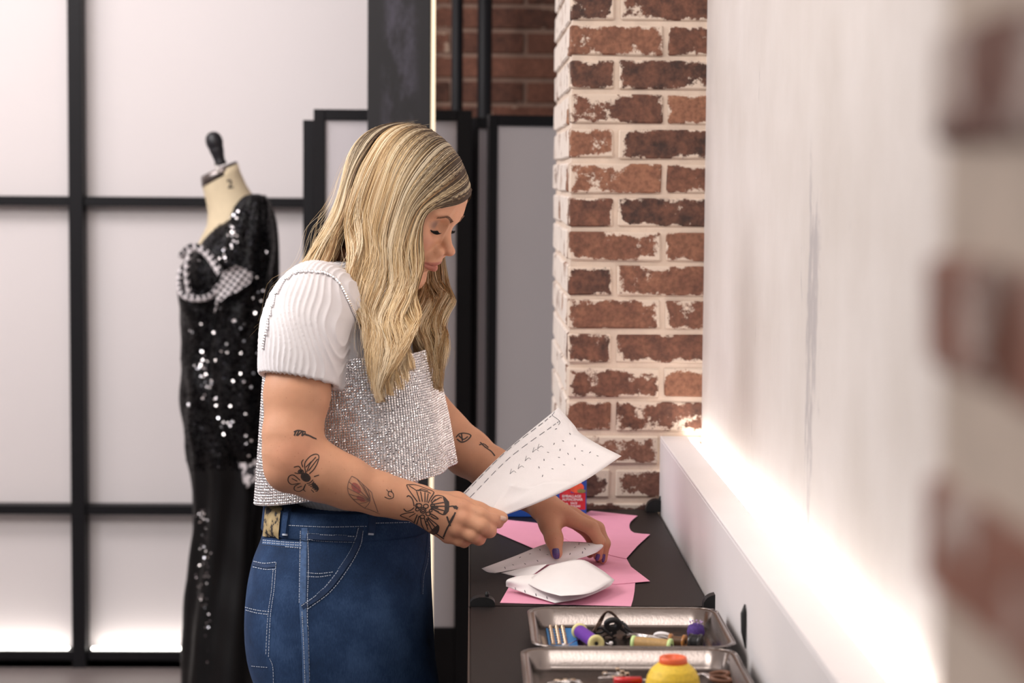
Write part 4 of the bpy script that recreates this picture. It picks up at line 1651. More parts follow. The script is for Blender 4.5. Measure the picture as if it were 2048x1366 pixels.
# torso core under the clothes
tc = A(690, 720, YW)
BF.ell(tc + np.array([0, 0, -.03]), (.095, .150, .16), 0)
BF.cone(A(640, 605, 3.43), A(710, 615, 3.69), .044, .044, .05)
BF.cone(A(702, 585, YW), A(700, 650, YW), .052, .07, .04)
# right (near) arm
RS, RE, RW = P(606, 622, 3.385), P(584, 925, 3.330), P(822, 1006, 3.372)
mid = (RS * .45 + RE * .55)
BF.chain([RS, P(603, 700, 3.375), P(594, 790, 3.355), P(585, 870, 3.338), P(584, 922, 3.332)], [.050, .049, .047, .042, .0385], .02)
BF.cone(P(578, 930, 3.328), P(570, 948, 3.325), .030, .022, .03)        # point of the elbow
BF.chain([P(586, 922, 3.332), P(640, 948, 3.334), P(700, 970, 3.342), P(760, 988, 3.355), P(806, 1001, 3.366), P(838, 1008, 3.373)], [.0380, .0385, .0345, .0300, .0255, .0240], .02)
BF.cone(P(600, 905, 3.322), P(690, 950, 3.333), .025, .021, .03)
BF.cone(P(790, 990, 3.371), P(838, 1000, 3.380), .017, .018, .02)
# right hand
mcp = [P(925, 1014, 3.384), P(926, 1037, 3.374), P(914, 1057, 3.376), P(896, 1071, 3.386)]
for i, m_ in enumerate(mcp):
    BF.cone(P(846, 1004 + 7 * i, 3.377), m_, .0195 if i < 3 else .017, .0125, .014)
BF.ell(P(884, 1030, 3.384), (.034, .014, .027), .012)
# thumb on top, along the paper
BF.chain([P(862, 1000, 3.395), P(914, 1004, 3.408), P(958, 1021, 3.400), P(1001, 1034, 3.398)], [.0165, .0150, .0118, .0095], .009)
BF.cone(P(985, 1030, 3.398), P(1006, 1036, 3.397), .0100, .0078, .004)
# fingers curled behind the sheet
fk = .0045
BF.chain([mcp[0], P(960, 1030, 3.376), P(986, 1042, 3.384), P(996, 1046, 3.402)], [.0125, .0112, .0100, .0088], fk)
BF.chain([mcp[1], P(962, 1052, 3.366), P(979, 1062, 3.378), P(966, 1064, 3.400)], [.0125, .0112, .0104, .0090], fk)
BF.chain([mcp[2], P(945, 1070, 3.370), P(958, 1078, 3.384), P(940, 1076, 3.404)], [.0120, .0106, .0096, .0085], fk)
BF.chain([mcp[3], P(918, 1080, 3.383), P(928, 1084, 3.396), P(912, 1080, 3.408)], [.0105, .0092, .0085, .0078], fk)
for m_ in mcp[:3]:
    BF.ell(m_ + np.array([0, -.006, .001]), (.0085, .0085, .0085), .008)

# left (far) arm
BF.chain([P(742, 640, 3.715), P(800, 740, 3.745), P(858, 830, 3.765)], [.048, .045, .039], .02)
BF.chain([P(862, 835, 3.765), P(890, 868, 3.762), P(935, 905, 3.735), P(985, 940, 3.700), P(1040, 978, 3.640), P(1084, 1009, 3.598)], [.038, .040, .038, .0345, .0275, .0245], .02)
# left hand
lm = [P(1140, 1036, 3.572), P(1147, 1031, 3.592), P(1146, 1034, 3.612), P(1140, 1039, 3.630)]
for i, m_ in enumerate(lm):
    BF.cone(P(1088, 1011, 3.588 + .010 * i), m_, .0185, .0125, .012)
BF.chain([P(1088, 1020, 3.583), P(1100, 1050, 3.562), P(1108, 1077, 3.542), P(1113, 1106, 3.524)], [.0195, .0155, .0128, .0098], .012)
BF.ell(P(1110, 1032, 3.575), (.020, .014, .018), .015)
BF.chain([lm[0], P(1183, 1056, 3.562), P(1199, 1083, 3.560), P(1196, 1112, 3.562)], [.0130, .0112, .0095, .0080], .005)
BF.chain([lm[1], P(1195, 1057, 3.582), P(1209, 1087, 3.580), P(1205, 1118, 3.580)], [.0130, .0112, .0095, .0080], .005)
BF.chain([lm[2], P(1192, 1064, 3.604), P(1204, 1092, 3.602), P(1198, 1116, 3.600)], [.0125, .0106, .0092, .0078], .005)
BF.chain([lm[3], P(1176, 1066, 3.624), P(1186, 1090, 3.622), P(1180, 1108, 3.618)], [.0110, .0092, .0080, .0070], .005)
bV, bQ = BF.surface()
del BF
bcol = np.tile(skin, (len(bV), 1))


def bl(cs, c, a, r):
    global bcol
    for q in cs:
        d = np.linalg.norm(bV - q, axis=1)
        mk = np.clip((r - d) / r, 0, 1)[:, None] * a
        bcol = bcol * (1 - mk) + np.array(c) * mk


bl(mcp + lm, srgb('c47f66'), .55, .022)
bl([P(578, 930, 3.30), P(600, 900, 3.29)], srgb('cc8d72'), .45, .05)
bl([P(986, 1042, 3.384), P(979, 1062, 3.378), P(958, 1078, 3.384), P(1196, 1112, 3.562), P(1205, 1118, 3.58), P(1113, 1101, 3.545)], srgb('cd8a74'), .5, .02)


def skin_mat():
    m, nt, b = new_mat('skin')
    ca = node(nt, 'ShaderNodeVertexColor', layer_name='Col')
    tc_ = node(nt, 'ShaderNodeTexCoord')
    n1 = node(nt, 'ShaderNodeTexNoise', i_Scale=35.0, i_Detail=5.0)
    nt.links.new(tc_.outputs['Object'], n1.inputs['Vector'])
    n2 = node(nt, 'ShaderNodeTexVoronoi', i_Scale=110.0)
    nt.links.new(tc_.outputs['Object'], n2.inputs['Vector'])
    rr = ramp(nt, [(0.3, (.93, .90, .89)), (0.7, (1.04, 1.0, 1.0))])
    nt.links.new(n1.outputs['Fac'], rr.inputs['Fac'])
    mx = node(nt, 'ShaderNodeMix', data_type='RGBA', blend_type='MULTIPLY', i_0=1.0)
    nt.links.new(ca.outputs['Color'], mx.inputs[6])
    nt.links.new(rr.outputs['Color'], mx.inputs[7])
    fr = ramp(nt, [(0.06, (.74, .62, .56)), (0.12, (1, 1, 1))])      # freckles
    nt.links.new(n2.outputs['Distance'], fr.inputs['Fac'])
    m2 = node(nt, 'ShaderNodeMix', data_type='RGBA', blend_type='MULTIPLY', i_0=0.6)
    nt.links.new(mx.outputs[2], m2.inputs[6])
    nt.links.new(fr.outputs['Color'], m2.inputs[7])
    nt.links.new(m2.outputs[2], b.inputs['Base Color'])
    b.inputs['Roughness'].default_value = 0.50
    b.inputs['Specular IOR Level'].default_value = 0.38
    b.inputs['Subsurface Weight'].default_value = 0.12
    b.inputs['Subsurface Radius'].default_value = (1.0, 0.35, 0.2)
    b.inputs['Subsurface Scale'].default_value = 0.006
    n3 = node(nt, 'ShaderNodeTexNoise', i_Scale=420.0, i_Detail=2.0)
    nt.links.new(tc_.outputs['Object'], n3.inputs['Vector'])
    bp = node(nt, 'ShaderNodeBump', i_Strength=0.12, i_Distance=0.001)
    nt.links.new(n3.outputs['Fac'], bp.inputs['Height'])
    nt.links.new(bp.outputs['Normal'], b.inputs['Normal'])
    return m


allV = np.vstack([hW, bV])
allQ = np.vstack([hQ, bQ + len(hW)])
body = mesh('body', allV, allQ, skin_mat(), woman, True, colors=np.vstack([hcol, bcol]))
bvb = bvh_of([body])

# ---- nails
M['nail'] = simple('purple_nail_varnish', srgb('5a4a86'), 0.18, var=0.3, scale=900, coat=0.5)
M['nail_bare'] = simple('bare_nail', srgb('dcb8a6'), 0.25)


def nail(px0, py0, px1, py1, wd, mat, name='nail'):
    """a small curved plate laid on a finger tip, from its root to its free end"""
    V, F = [], []
    d = np.array([px1 - px0, py1 - py0], float)
    L = np.linalg.norm(d)
    d /= L
    s = np.array([-d[1], d[0]])
    n1, n2 = 7, 7
    ok = True
    for i in range(n1):
        u = i / (n1 - 1)
        wr = wd * (1 - 0.35 * max(0, (u - .6) / .4) ** 2 - 0.25 * max(0, (.25 - u) / .25) ** 2)
        for j in range(n2):
            v = (j / (n2 - 1) - .5) * 2
            q = np.array([px0, py0]) + d * L * u + s * v * wr / 2
            h, nn = hit(bvb, q[0], q[1])
            if h is None:
                V.append(V[-1] if V else Vector((0, 0, 0)))
                continue
            V.append(h + nn * (0.0010 - 0.0006 * v * v))
    for i in range(n1 - 1):
        for j in range(n2 - 1):
            F.append([i * n2 + j, i * n2 + j + 1, (i + 1) * n2 + j + 1, (i + 1) * n2 + j])
    return mesh(name, V, F, mat, woman, True)


nail(1111, 1097, 1113, 1117, 14, M['nail'])
nail(1197, 1108, 1193, 1121, 8, M['nail'])
nail(1208, 1108, 1206, 1124, 6, M['nail'])
nail(1000, 1035, 1012, 1038, 9, M['nail_bare'])


# ---- brows and lashes
def strands(name, roots, mat, seg=6):
    """thin tapered ribbons; roots: list of (points (n,3), width)"""
    V, F = [], []
    for pts, wd in roots:
        pts = np.asarray(pts)
        T = np.gradient(pts, axis=0)
        k0 = len(V)
        n = len(pts)
        for i in range(n):
            s = np.cross(T[i], np.array([0, 1, 0.0]))
            s /= np.linalg.norm(s) + 1e-9
            w_ = wd * (1 - 0.85 * i / (n - 1))
            V.append(pts[i] + s * w_ / 2)
            V.append(pts[i] - s * w_ / 2)
        for i in range(n - 1):
            F.append([k0 + 2 * i, k0 + 2 * i + 1, k0 + 2 * i + 3, k0 + 2 * i + 2])
    return mesh(name, V, F, mat, woman)


M['brow'] = simple('brown_brow_hair', srgb('7d563e'), 0.6)
M['lash'] = simple('black_lash', srgb('120e0e'), 0.5)
hb = BVHTree.FromPolygons([Vector(v) for v in hW], [list(q) for q in hQ])


def on_head(lx_dir, ly, lz):
    """point of the face surface straight behind (ly, lz) looking along -forward"""
    o = Vector(hw((.2, ly, lz)))
    h = hb.ray_cast(o, Vector(-Hf))
    return np.array(h[0]), np.array(h[1])


for s, nm in ((-1, 'eyebrow'), (1, 'eyebrow')):
    rts = []
    for k in range(280):
        u = random.random()
        ly = s * (.013 + .036 * u)
        lz = .0165 + .0085 * math.sin(min(u, .68) / .68 * math.pi / 2) - .006 * max(0, u - .62) / .38 + random.uniform(-1, 1) * .0026 * (1 - .7 * u)
        p0, n0 = on_head(0, ly, lz)
        d = HM @ np.array([0, s * (.0055), .0022 * (1 - 1.6 * u)])
        p0 = p0 + n0 * .0004
        rts.append((np.array([p0, p0 + d * .5 + n0 * .0006, p0 + d + n0 * .0004]), .0008))
    strands(nm, rts, M['brow'])
for s in (-1, 1):
    rts = []
    for k in range(60):
        u = (k + random.random()) / 60
        ly = s * (.020 + .0255 * u)
        lz = -.0068 + (abs(ly) - .031) ** 2 * 9
        p0, n0 = on_head(0, ly, lz)
        ln = .0085 + .004 * math.sin(math.pi * u)
        d = HM @ np.array([.80, s * (u - .35) * .55, -.42])
        d2 = HM @ np.array([.55, s * (u - .35) * .9, .15])
        rts.append((np.array([p0, p0 + d * ln * .5, p0 + d * ln * .5 + d2 * ln * .4, p0 + d * ln * .5 + d2 * ln * .75 + HM @ np.array([0, 0, .0012])]), .0008))
    strands('eyelashes', rts, M['lash'])

# ---- tattoos, ink lying in the skin
M['tattoo'] = simple('black_tattoo_ink', srgb('3b302d'), 0.6, var=0.2, scale=200)
M['tattoo_red'] = simple('faded_red_tattoo_ink', srgb('b0645a'), 0.6, var=0.2, scale=120)
M['tattoo_grey'] = simple('faded_grey_tattoo_ink', srgb('7d6156'), 0.6, var=0.2, scale=120)


def hatch(poly, step=1.1, ang=0.5):
    """fill a pixel polygon with close parallel strokes"""
    P_ = np.asarray(poly, float)
    c, s = math.cos(ang), math.sin(ang)
    Rm = np.array([[c, s], [-s, c]])
    Q = P_ @ Rm.T
    out = []
    yv = Q[:, 1].min() + step / 2
    while yv < Q[:, 1].max():
        xs_ = []
        for i in range(len(Q)):
            a, b = Q[i], Q[(i + 1) % len(Q)]
            if (a[1] <= yv) != (b[1] <= yv):
                xs_.append(a[0] + (yv - a[1]) / (b[1] - a[1]) * (b[0] - a[0]))
        xs_.sort()
        for i in range(0, len(xs_) - 1, 2):
            out.append([tuple(np.array([xs_[i], yv]) @ Rm), tuple(np.array([xs_[i + 1], yv]) @ Rm)])
        yv += step
    return out


def crop(pts, ox, oy, k):
    return [(ox + p[0] * k, oy + p[1] * k) for p in pts]


def tattoo(name, strokes, wd, mat, fills=()):
    V, F = ribbons(bvb, strokes, wd, off=0.00035, step=1.5)
    for f in fills:
        v2, f2 = ribbons(bvb, hatch(f), 0.0010, off=0.0003, step=2.0)
        n0 = len(V)
        V = V + v2
        F = F + [[i + n0 for i in q] for q in f2]
    if V:
        o = mesh(name, V, F, mat, woman)
        o['kind'] = 'stuff'


K4 = 0.3711
c4 = lambda pts: crop(pts, 500, 760, K4)
# script above the elbow
tattoo('tattoo_script', [c4([(238, 300), (250, 275), (262, 276), (250, 300)]), c4([(255, 300), (285, 276), (280, 300), (300, 285)]), c4([(300, 296), (320, 300), (340, 310), (358, 318)]), c4([(236, 280), (260, 272), (300, 280)]), c4([(280, 292), (310, 296), (345, 314)])], .0022, M['tattoo'])
# winged insect on the elbow
ring_ = lambda cx, cy, rx, ry, an=0.0, n_=14: [(cx + rx * math.cos(t_) * math.cos(an) - ry * math.sin(t_) * math.sin(an), cy + rx * math.cos(t_) * math.sin(an) + ry * math.sin(t_) * math.cos(an)) for t_ in np.linspace(0, 2 * math.pi, n_)]
ins_ = [[(300, 500), (295, 450), (320, 415), (350, 400), (370, 408), (366, 440), (345, 480), (320, 505)], [(305, 495), (325, 450), (355, 415)], [(315, 490), (345, 450), (365, 425)], [(300, 470), (330, 440)],
        [(270, 540), (235, 512), (210, 520), (206, 545), (225, 562), (262, 556)], [(272, 555), (242, 572), (240, 592), (262, 600), (285, 590), (295, 570)], [(225, 530), (255, 545)], [(255, 580), (280, 572)],
        [(275, 480), (262, 465), (236, 470)], [(285, 470), (278, 445), (288, 428)], [(262, 505), (240, 500)], [(345, 520), (372, 512)], [(300, 560), (290, 590), (300, 600)], [(330, 590), (345, 605)],
        ring_(274, 494, 14, 11), ring_(300, 524, 26, 20, .6)]
for q_k in range(6):
    cx_, cy_ = 322 + 7.5 * q_k, 545 + 9 * q_k
    ins_.append([(cx_ - 17 + 2 * q_k, cy_ + 13 - q_k), (cx_ + 2, cy_ + 8), (cx_ + 18 - 2 * q_k, cy_ - 8)])
tattoo('tattoo_insect', [c4(q) for q in ins_], .0015, M['tattoo'], [c4(ring_(300, 524, 24, 18, .6)), c4(ring_(274, 494, 10, 8)), c4(ring_(352, 574, 26, 12, .85))])
# red shell
arc_ = [(548, 518), (532, 548), (526, 582), (534, 615), (556, 642), (586, 668), (618, 690)]
arc2_ = [(548, 518), (575, 532), (602, 556), (632, 584), (656, 606)]
fan_ = [c4(arc_), c4(arc2_), c4([(656, 606), (664, 640), (690, 712)]), c4([(618, 690), (650, 700), (700, 722)])]
for q in arc_[1:] + arc2_[1:4]:
    fan_.append(c4([(648, 650), ((q[0] + 648) / 2 + 4, (q[1] + 650) / 2), q]))
tattoo('tattoo_shell', fan_, .0011, M['tattoo_grey'])
tattoo('tattoo_shell', [], .001, M['tattoo_red'], [c4(ring_(572, 582, 34, 20, .9)), c4(ring_(598, 640, 26, 12, .5))])
# small leaf
tattoo('tattoo_leaf', [c4([(725, 630), (750, 640), (772, 632), (770, 610), (750, 600), (745, 620), (760, 630)]), c4([(735, 590), (748, 605)]), c4([(760, 590), (765, 605)])], .0013, M['tattoo'])
# butterfly on wrist and back of the hand
K5 = 260 / 2048
c5 = lambda pts: crop(pts, 780, 940, K5)
bf = [[(260, 240), (300, 320), (400, 460), (430, 500)], [(260, 235), (400, 235), (560, 290), (680, 340), (680, 380), (640, 440), (600, 520)], [(300, 250), (380, 300), (420, 330)], [(410, 330), (450, 320), (570, 340), (640, 370)],
      [(420, 340), (470, 500)], [(480, 340), (510, 500)], [(550, 350), (550, 510)], [(600, 370), (580, 510)],
      [(640, 500), (700, 420), (760, 400), (840, 420), (900, 480), (920, 560), (910, 640), (860, 700), (800, 690), (720, 640), (640, 600)],
      [(650, 520), (780, 440), (820, 440)], [(650, 545), (850, 510)], [(650, 570), (860, 570)], [(650, 590), (850, 640)], [(650, 600), (800, 690)],
      [(380, 660), (250, 680), (165, 715), (260, 760), (340, 800), (440, 900)], [(400, 680), (300, 740)], [(430, 700), (380, 830)], [(460, 720), (420, 860)],
      [(480, 740), (500, 860), (560, 960), (640, 1010), (740, 990), (770, 900), (730, 850), (640, 780), (590, 740)], [(540, 760), (600, 940)], [(570, 760), (660, 940)], [(590, 760), (710, 900)],
      [(380, 570), (360, 480), (330, 430), (290, 405), (262, 425)], [(380, 590), (330, 630), (260, 650), (215, 610)],
      [(930, 575), (1000, 570), (1060, 590)], [(620, 680), (700, 720), (760, 770), (700, 760), (640, 720)]]
for rr0 in (22, 45):
    bf.append([(520 + rr0 * math.cos(t_), 635 + rr0 * math.sin(t_)) for t_ in np.linspace(0, 6.3, 10)])
for cx_, cy_, r0_ in ((460, 560, 40), (565, 570, 40), (600, 690, 36), (510, 735, 36), (430, 620, 30), (670, 560, 32), (640, 640, 24)):
    bf.append([(cx_ + r0_ * math.cos(t_), cy_ + r0_ * .8 * math.sin(t_)) for t_ in np.linspace(0, 6.3, 10)])
bf += [[(420, 600), (400, 560), (430, 520)], [(440, 330), (500, 300), (600, 330)], [(600, 780), (560, 830), (600, 870)], [(660, 520), (720, 460)], [(660, 590), (760, 590)], [(670, 615), (770, 660)]]
bs = [c5(s) for s in bf]
fl = [c5([(830, 420), (880, 450), (930, 500), (935, 580), (925, 650), (870, 710), (830, 700), (860, 620), (860, 540), (840, 470)]),
      c5([(640, 960), (700, 900), (740, 870), (775, 900), (765, 960), (700, 1020), (640, 1025), (590, 990)]),
      c5([(980, 570), (1040, 560), (1075, 590), (1060, 625), (1010, 610)])]
tattoo('tattoo_butterfly', bs, .0018, M['tattoo'], fl)
tattoo('tattoo_script', [c5([(1030, 665), (980, 780), (900, 920), (840, 1060)]), c5([(850, 1085), (800, 1050), (730, 1000)]), c5([(895, 730), (920, 800), (950, 880)]), c5([(1000, 720), (930, 840)])], .0026, M['tattoo'])
tattoo('tattoo_flower', [c4([(1110, 310), (1130, 290), (1165, 288), (1190, 300), (1170, 325), (1140, 335), (1115, 318)]), c4([(1125, 300), (1150, 320), (1175, 305)]), c4([(1140, 290), (1145, 330)]), c4([(1240, 335), (1265, 360), (1300, 385), (1320, 410)]), c4([(1235, 350), (1260, 345), (1285, 365)])], .0024, M['tattoo'])


# ================================================================== clothing
# pleated tee
TFd = Field((-.40, 3.27, .95), (.06, 3.84, 1.42), 0.0021)
TFd.ell(tc + np.array([0.0, 0, -.035]), (.112, .160, .185), 0)
TFd.ell(tc + np.array([.010, 0, -.135]), (.122, .138, .135), .03)
TFd.cone(A(640, 598, 3.43), A(712, 618, 3.70), .058, .052, .05)
TFd.cone(A(698, 600, 3.55), A(700, 650, 3.55), .064, .075, .05)
TFd.chain([A(612, 612, 3.392), A(606, 660, 3.380), A(601, 720, 3.370), A(596, 790, 3.358)], [.0560, .0575, .0570, .0590], .03)
TFd.chain([A(742, 640, 3.715), A(800, 745, 3.745), A(830, 790, 3.755)], [.054, .053, .050], .03)
# necks and sleeves hollowed
TFd.cone(A(722, 495, 3.55), A(716, 572, 3.55), .054, .050, .006, sub=True)
TFd.cone(A(599, 745, 3.366), A(592, 830, 3.352), .0535, .0560, .003, sub=True)
hp, hn = A(595, 760, 3.36), (A(594, 800, 3.355) - A(604, 680, 3.378))
hn = hn / np.linalg.norm(hn) + np.array([-.10, 0, 0])
# cut sleeves at their hems only below the arm line
sl_, x_, y_, z_ = TFd._win(TFd.lo, TFd.lo + TFd.h * TFd.n)
hn /= np.linalg.norm(hn)
pl = ((x_ - hp[0]) * hn[0] + (y_ - hp[1]) * hn[1] + (z_ - hp[2]) * hn[2]).astype(np.float32)
near = (y_ < 3.425)
TFd.F = np.where(near & (pl > -0.01), np.maximum(TFd.F, pl), TFd.F)
pf = A(812, 770, 3.75)
pl2 = ((x_ - pf[0]) * .55 + (z_ - pf[2]) * -.83).astype(np.float32)
TFd.F = np.where((y_ > 3.70) & (x_ > tc[0] + .03), np.maximum(TFd.F, pl2), TFd.F)
tV, tQ = TFd.surface()
del TFd


def vnormals(V, Q):
    n = np.cross(V[Q[:, 2]] - V[Q[:, 0]], V[Q[:, 3]] - V[Q[:, 1]])
    N = np.zeros_like(V)
    for k in range(4):
        np.add.at(N, Q[:, k], n)
    return N / (np.linalg.norm(N, axis=1)[:, None] + 1e-12)


N = vnormals(tV, tQ)
# pleats: vertical ridges whose spacing wanders
q_ = (tV[:, 0] - .35 * (tV[:, 1] - 3.4)) + .10 * (tV[:, 2] - 1.2) * 1.0 + .006 * np.sin(tV[:, 2] * 24) + .004 * np.sin(tV[:, 2] * 61 + tV[:, 0] * 40)
ph = q_ / .0082 * 2 * math.pi
ridge = (1 - np.abs(np.sin(ph / 2))) ** 1.5
fold = np.sin(tV[:, 2] * 38 + tV[:, 0] * 55) * .0022 + np.sin(tV[:, 0] * 80 - tV[:, 2] * 20) * .0012
tV = tV + N * (ridge * .0025 + fold * .45)[:, None]
M['tee'] = simple('white_pleated_jersey', srgb('e3dee0'), 0.75, var=0.02, scale=20, bump=0.1, bscale=800, sheen=0.2)
mesh('tee_shirt', tV, tQ, M['tee'], woman, True)

# ---- jeans
jr = spline([(1004, 533, 858, .132), (1040, 529, 860, .140), (1075, 522, 862, .150), (1120, 505, 864, .163), (1180, 493, 866, .175), (1250, 489, 868, .180), (1310, 496, 872, .178), (1366, 512, 878, .172), (1430, 535, 880, .165)], 60)
zt, zb_ = A(700, 1004, YW)[2], A(700, 1430, YW)[2]
R = []
NJ = 96
for (py, x0, x1, hy) in jr:
    cx, a = A((x0 + x1) / 2, py, YW)[0], (x1 - x0) / 2 / (FPX / YW)
    zc = A((x0 + x1) / 2, py, YW)[2]
    ring = []
    for k in range(NJ):
        t = 2 * math.pi * k / NJ
        c, s = math.cos(t), math.sin(t)
        e = 2.35
        ux = math.copysign(abs(c) ** (2 / e), c)
        uy = math.copysign(abs(s) ** (2 / e), s)
        dpt = (py - 1004) / 420
        f = 1 + .010 * math.sin(4 * t + py * .02) * dpt + .008 * math.sin(7 * t - py * .035) * dpt
        ring.append((cx + a * ux * f, YW + hy * uy * f, zc))
    R.append(ring)
V, F = loft(R)


def denim():
    m, nt, b = new_mat('blue_denim')
    tc_ = node(nt, 'ShaderNodeTexCoord')
    n1 = node(nt, 'ShaderNodeTexNoise', i_Scale=9.0, i_Detail=6.0, i_Roughness=0.6)
    nt.links.new(tc_.outputs['Object'], n1.inputs['Vector'])
    mp = node(nt, 'ShaderNodeMapping')
    mp.inputs['Scale'].default_value = (900, 900, 140)
    nt.links.new(tc_.outputs['Object'], mp.inputs['Vector'])
    n2 = node(nt, 'ShaderNodeTexNoise', i_Scale=1.0, i_Detail=3.0)
    nt.links.new(mp.outputs[0], n2.inputs['Vector'])
    rr = ramp(nt, [(0.25, srgb('18273f')), (0.5, srgb('263c5e')), (0.75, srgb('40597f'))])
    ad = node(nt, 'ShaderNodeMath', operation='MULTIPLY_ADD')
    ad.inputs[1].default_value = 0.35
    nt.links.new(n2.outputs['Fac'], ad.inputs[0])
    sb = node(nt, 'ShaderNodeMath', operation='SUBTRACT')
    sb.inputs[1].default_value = 0.18
    nt.links.new(n1.outputs['Fac'], sb.inputs[0])
    nt.links.new(sb.outputs[0], ad.inputs[2])
    nt.links.new(ad.outputs[0], rr.inputs['Fac'])
    nt.links.new(rr.outputs['Color'], b.inputs['Base Color'])
    b.inputs['Roughness'].default_value = 0.85
    b.inputs['Specular IOR Level'].default_value = 0.2
    bp = node(nt, 'ShaderNodeBump', i_Strength=0.25, i_Distance=0.001)
    nt.links.new(n2.outputs['Fac'], bp.inputs['Height'])
    nt.links.new(bp.outputs['Normal'], b.inputs['Normal'])
    return m


M['denim'] = denim()
mb = MB().add(V, F)
for s, yy in ((-1, YW - .088), (1, YW + .088)):
    xl = A(706, 1430, YW)[0]
    LR = []
    for z_q, rx_q, ry_q, dx_q in ((.705, .100, .062, 0), (.66, .132, .080, 0), (.45, .118, .090, -.005), (.25, .108, .092, -.012), (.06, .106, .092, -.015)):
        LR.append([(xl + dx_q + rx_q * math.cos(t_), yy * 1.0 - s * .008 + ry_q * math.sin(t_), z_q) for t_ in np.linspace(0, 2 * math.pi, 36, endpoint=False)])
    mb.add(*loft(LR))
jeans = mb.build('jeans', M['denim'], woman, True)
hipV = np.array(V)
bvj = BVHTree.FromPolygons([Vector(v) for v in V], F)
for s, yy in ((-1, YW - .088), (1, YW + .088)):
    xx = A(690, 1400, YW)[0]
    RR = []
    for t, hx, zz_ in ((0, .045, 0.0), (.02, .05, .03), (.5, .045, .06), (1, .035, .085)):
        RR.append([(xx + .05 - .03 * t + (.135 - .06 * t) * math.cos(q), yy + (.046 - .006 * t) * math.sin(q), zz_ + 0.001) for q in np.linspace(0, 2 * math.pi, 24, endpoint=False)])
    V, F = loft(RR)
    mesh('shoe', V, F, M['white_plastic'], woman, True)

# waistband, loops, seams and stitching
M['denim_seam'] = simple('faded_denim_seam', srgb('46618a'), 0.85, var=0.25, scale=150)
M['stitch'] = simple('pale_stitching', srgb('b4bccb'), 0.8)
M['denim_dark'] = simple('dark_denim', srgb('1d3355'), 0.85, var=0.2, scale=60, bump=0.2, bscale=900)
wb_ = []
for py, off in ((1003, .003), (1006, .0042), (1051, .0040), (1054, .001)):
    row = np.array([np.interp(py, jr[:, 0], jr[:, k]) for k in (1, 2, 3)])
    x0, x1, hy = row
    cx, a = A((x0 + x1) / 2, py, YW)[0], (x1 - x0) / 2 / (FPX / YW)
    zc = A((x0 + x1) / 2, py, YW)[2]
    wb_.append([(cx + (a + off) * math.copysign(abs(math.cos(t)) ** (2 / 2.35), math.cos(t)), YW + (hy + off) * math.copysign(abs(math.sin(t)) ** (2 / 2.35), math.sin(t)), zc) for t in np.linspace(0, 2 * math.pi, NJ, endpoint=False)])
V, F = loft(wb_, caps=False)
wband = mesh('waistband', V, F, M['denim'], woman, True)
bvj2 = bvh_of([jeans, wband])
K8 = 480 / 1699
c8 = lambda pts: crop(pts, 480, 980, K8)


def relief(name, strokes, wd, mat, off, bv_=None, ribs=True):
    """raised strips of cloth following the jeans"""
    V, F = [], []
    for s in strokes:
        s = np.asarray(s, float)
        q = spline(s, max(4, int(np.linalg.norm(np.diff(s, axis=0), axis=1).sum() / 4)))
        P_, N_ = [], []
        for a in q:
            h, nn = hit(bv_ or bvj2, a[0], a[1])
            if h is None:
                continue
            P_.append(h)
            N_.append(nn if nn.dot(ray(a[0], a[1])) < 0 else -nn)
        k0 = len(V)
        for i in range(len(P_)):
            t = P_[min(i + 1, len(P_) - 1)] - P_[max(i - 1, 0)]
            sd = t.cross(N_[i]).normalized() * wd / 2
            for a, b in ((1.15, -.0005), (.9, off), (-.9, off), (-1.15, -.0005)):
                V.append(P_[i] + sd * a + N_[i] * b)
        for i in range(len(P_) - 1):
            for k in range(3):
                F.append([k0 + 4 * i + k, k0 + 4 * i + k + 1, k0 + 4 * i + 4 + k + 1, k0 + 4 * i + 4 + k])
    return mesh(name, V, F, mat, woman, False)


relief('side_seam', [c8([(460, 270), (452, 500), (447, 800), (462, 1100), (470, 1366)])], .0105, M['denim_seam'], .0014)
relief('pocket_edge', [c8([(852, 265), (820, 400), (740, 540), (600, 720), (440, 830)])], .0085, M['denim_dark'], .0018)
relief('yoke_seam', [c8([(165, 368), (290, 380), (440, 392)])], .0080, M['denim_seam'], .0014)
relief('watch_pocket_edge', [c8([(470, 330), (640, 340), (815, 345)])], .0080, M['denim_dark'], .0014)
relief('back_pocket_edge', [c8([(98, 520), (180, 540), (255, 535)])], .0062, M['denim_dark'], .0014)
relief('fly_edge', [c8([(1330, 300), (1310, 480), (1285, 600), (1280, 740)])], .0035, M['denim_dark'], .0016)
relief('belt_loop', [c8([(340, 118), (318, 322)])], .0115, M['denim'], .0045)
relief('belt_loop', [c8([(940, 165), (930, 318)])], .0105, M['denim_dark'], .0045)
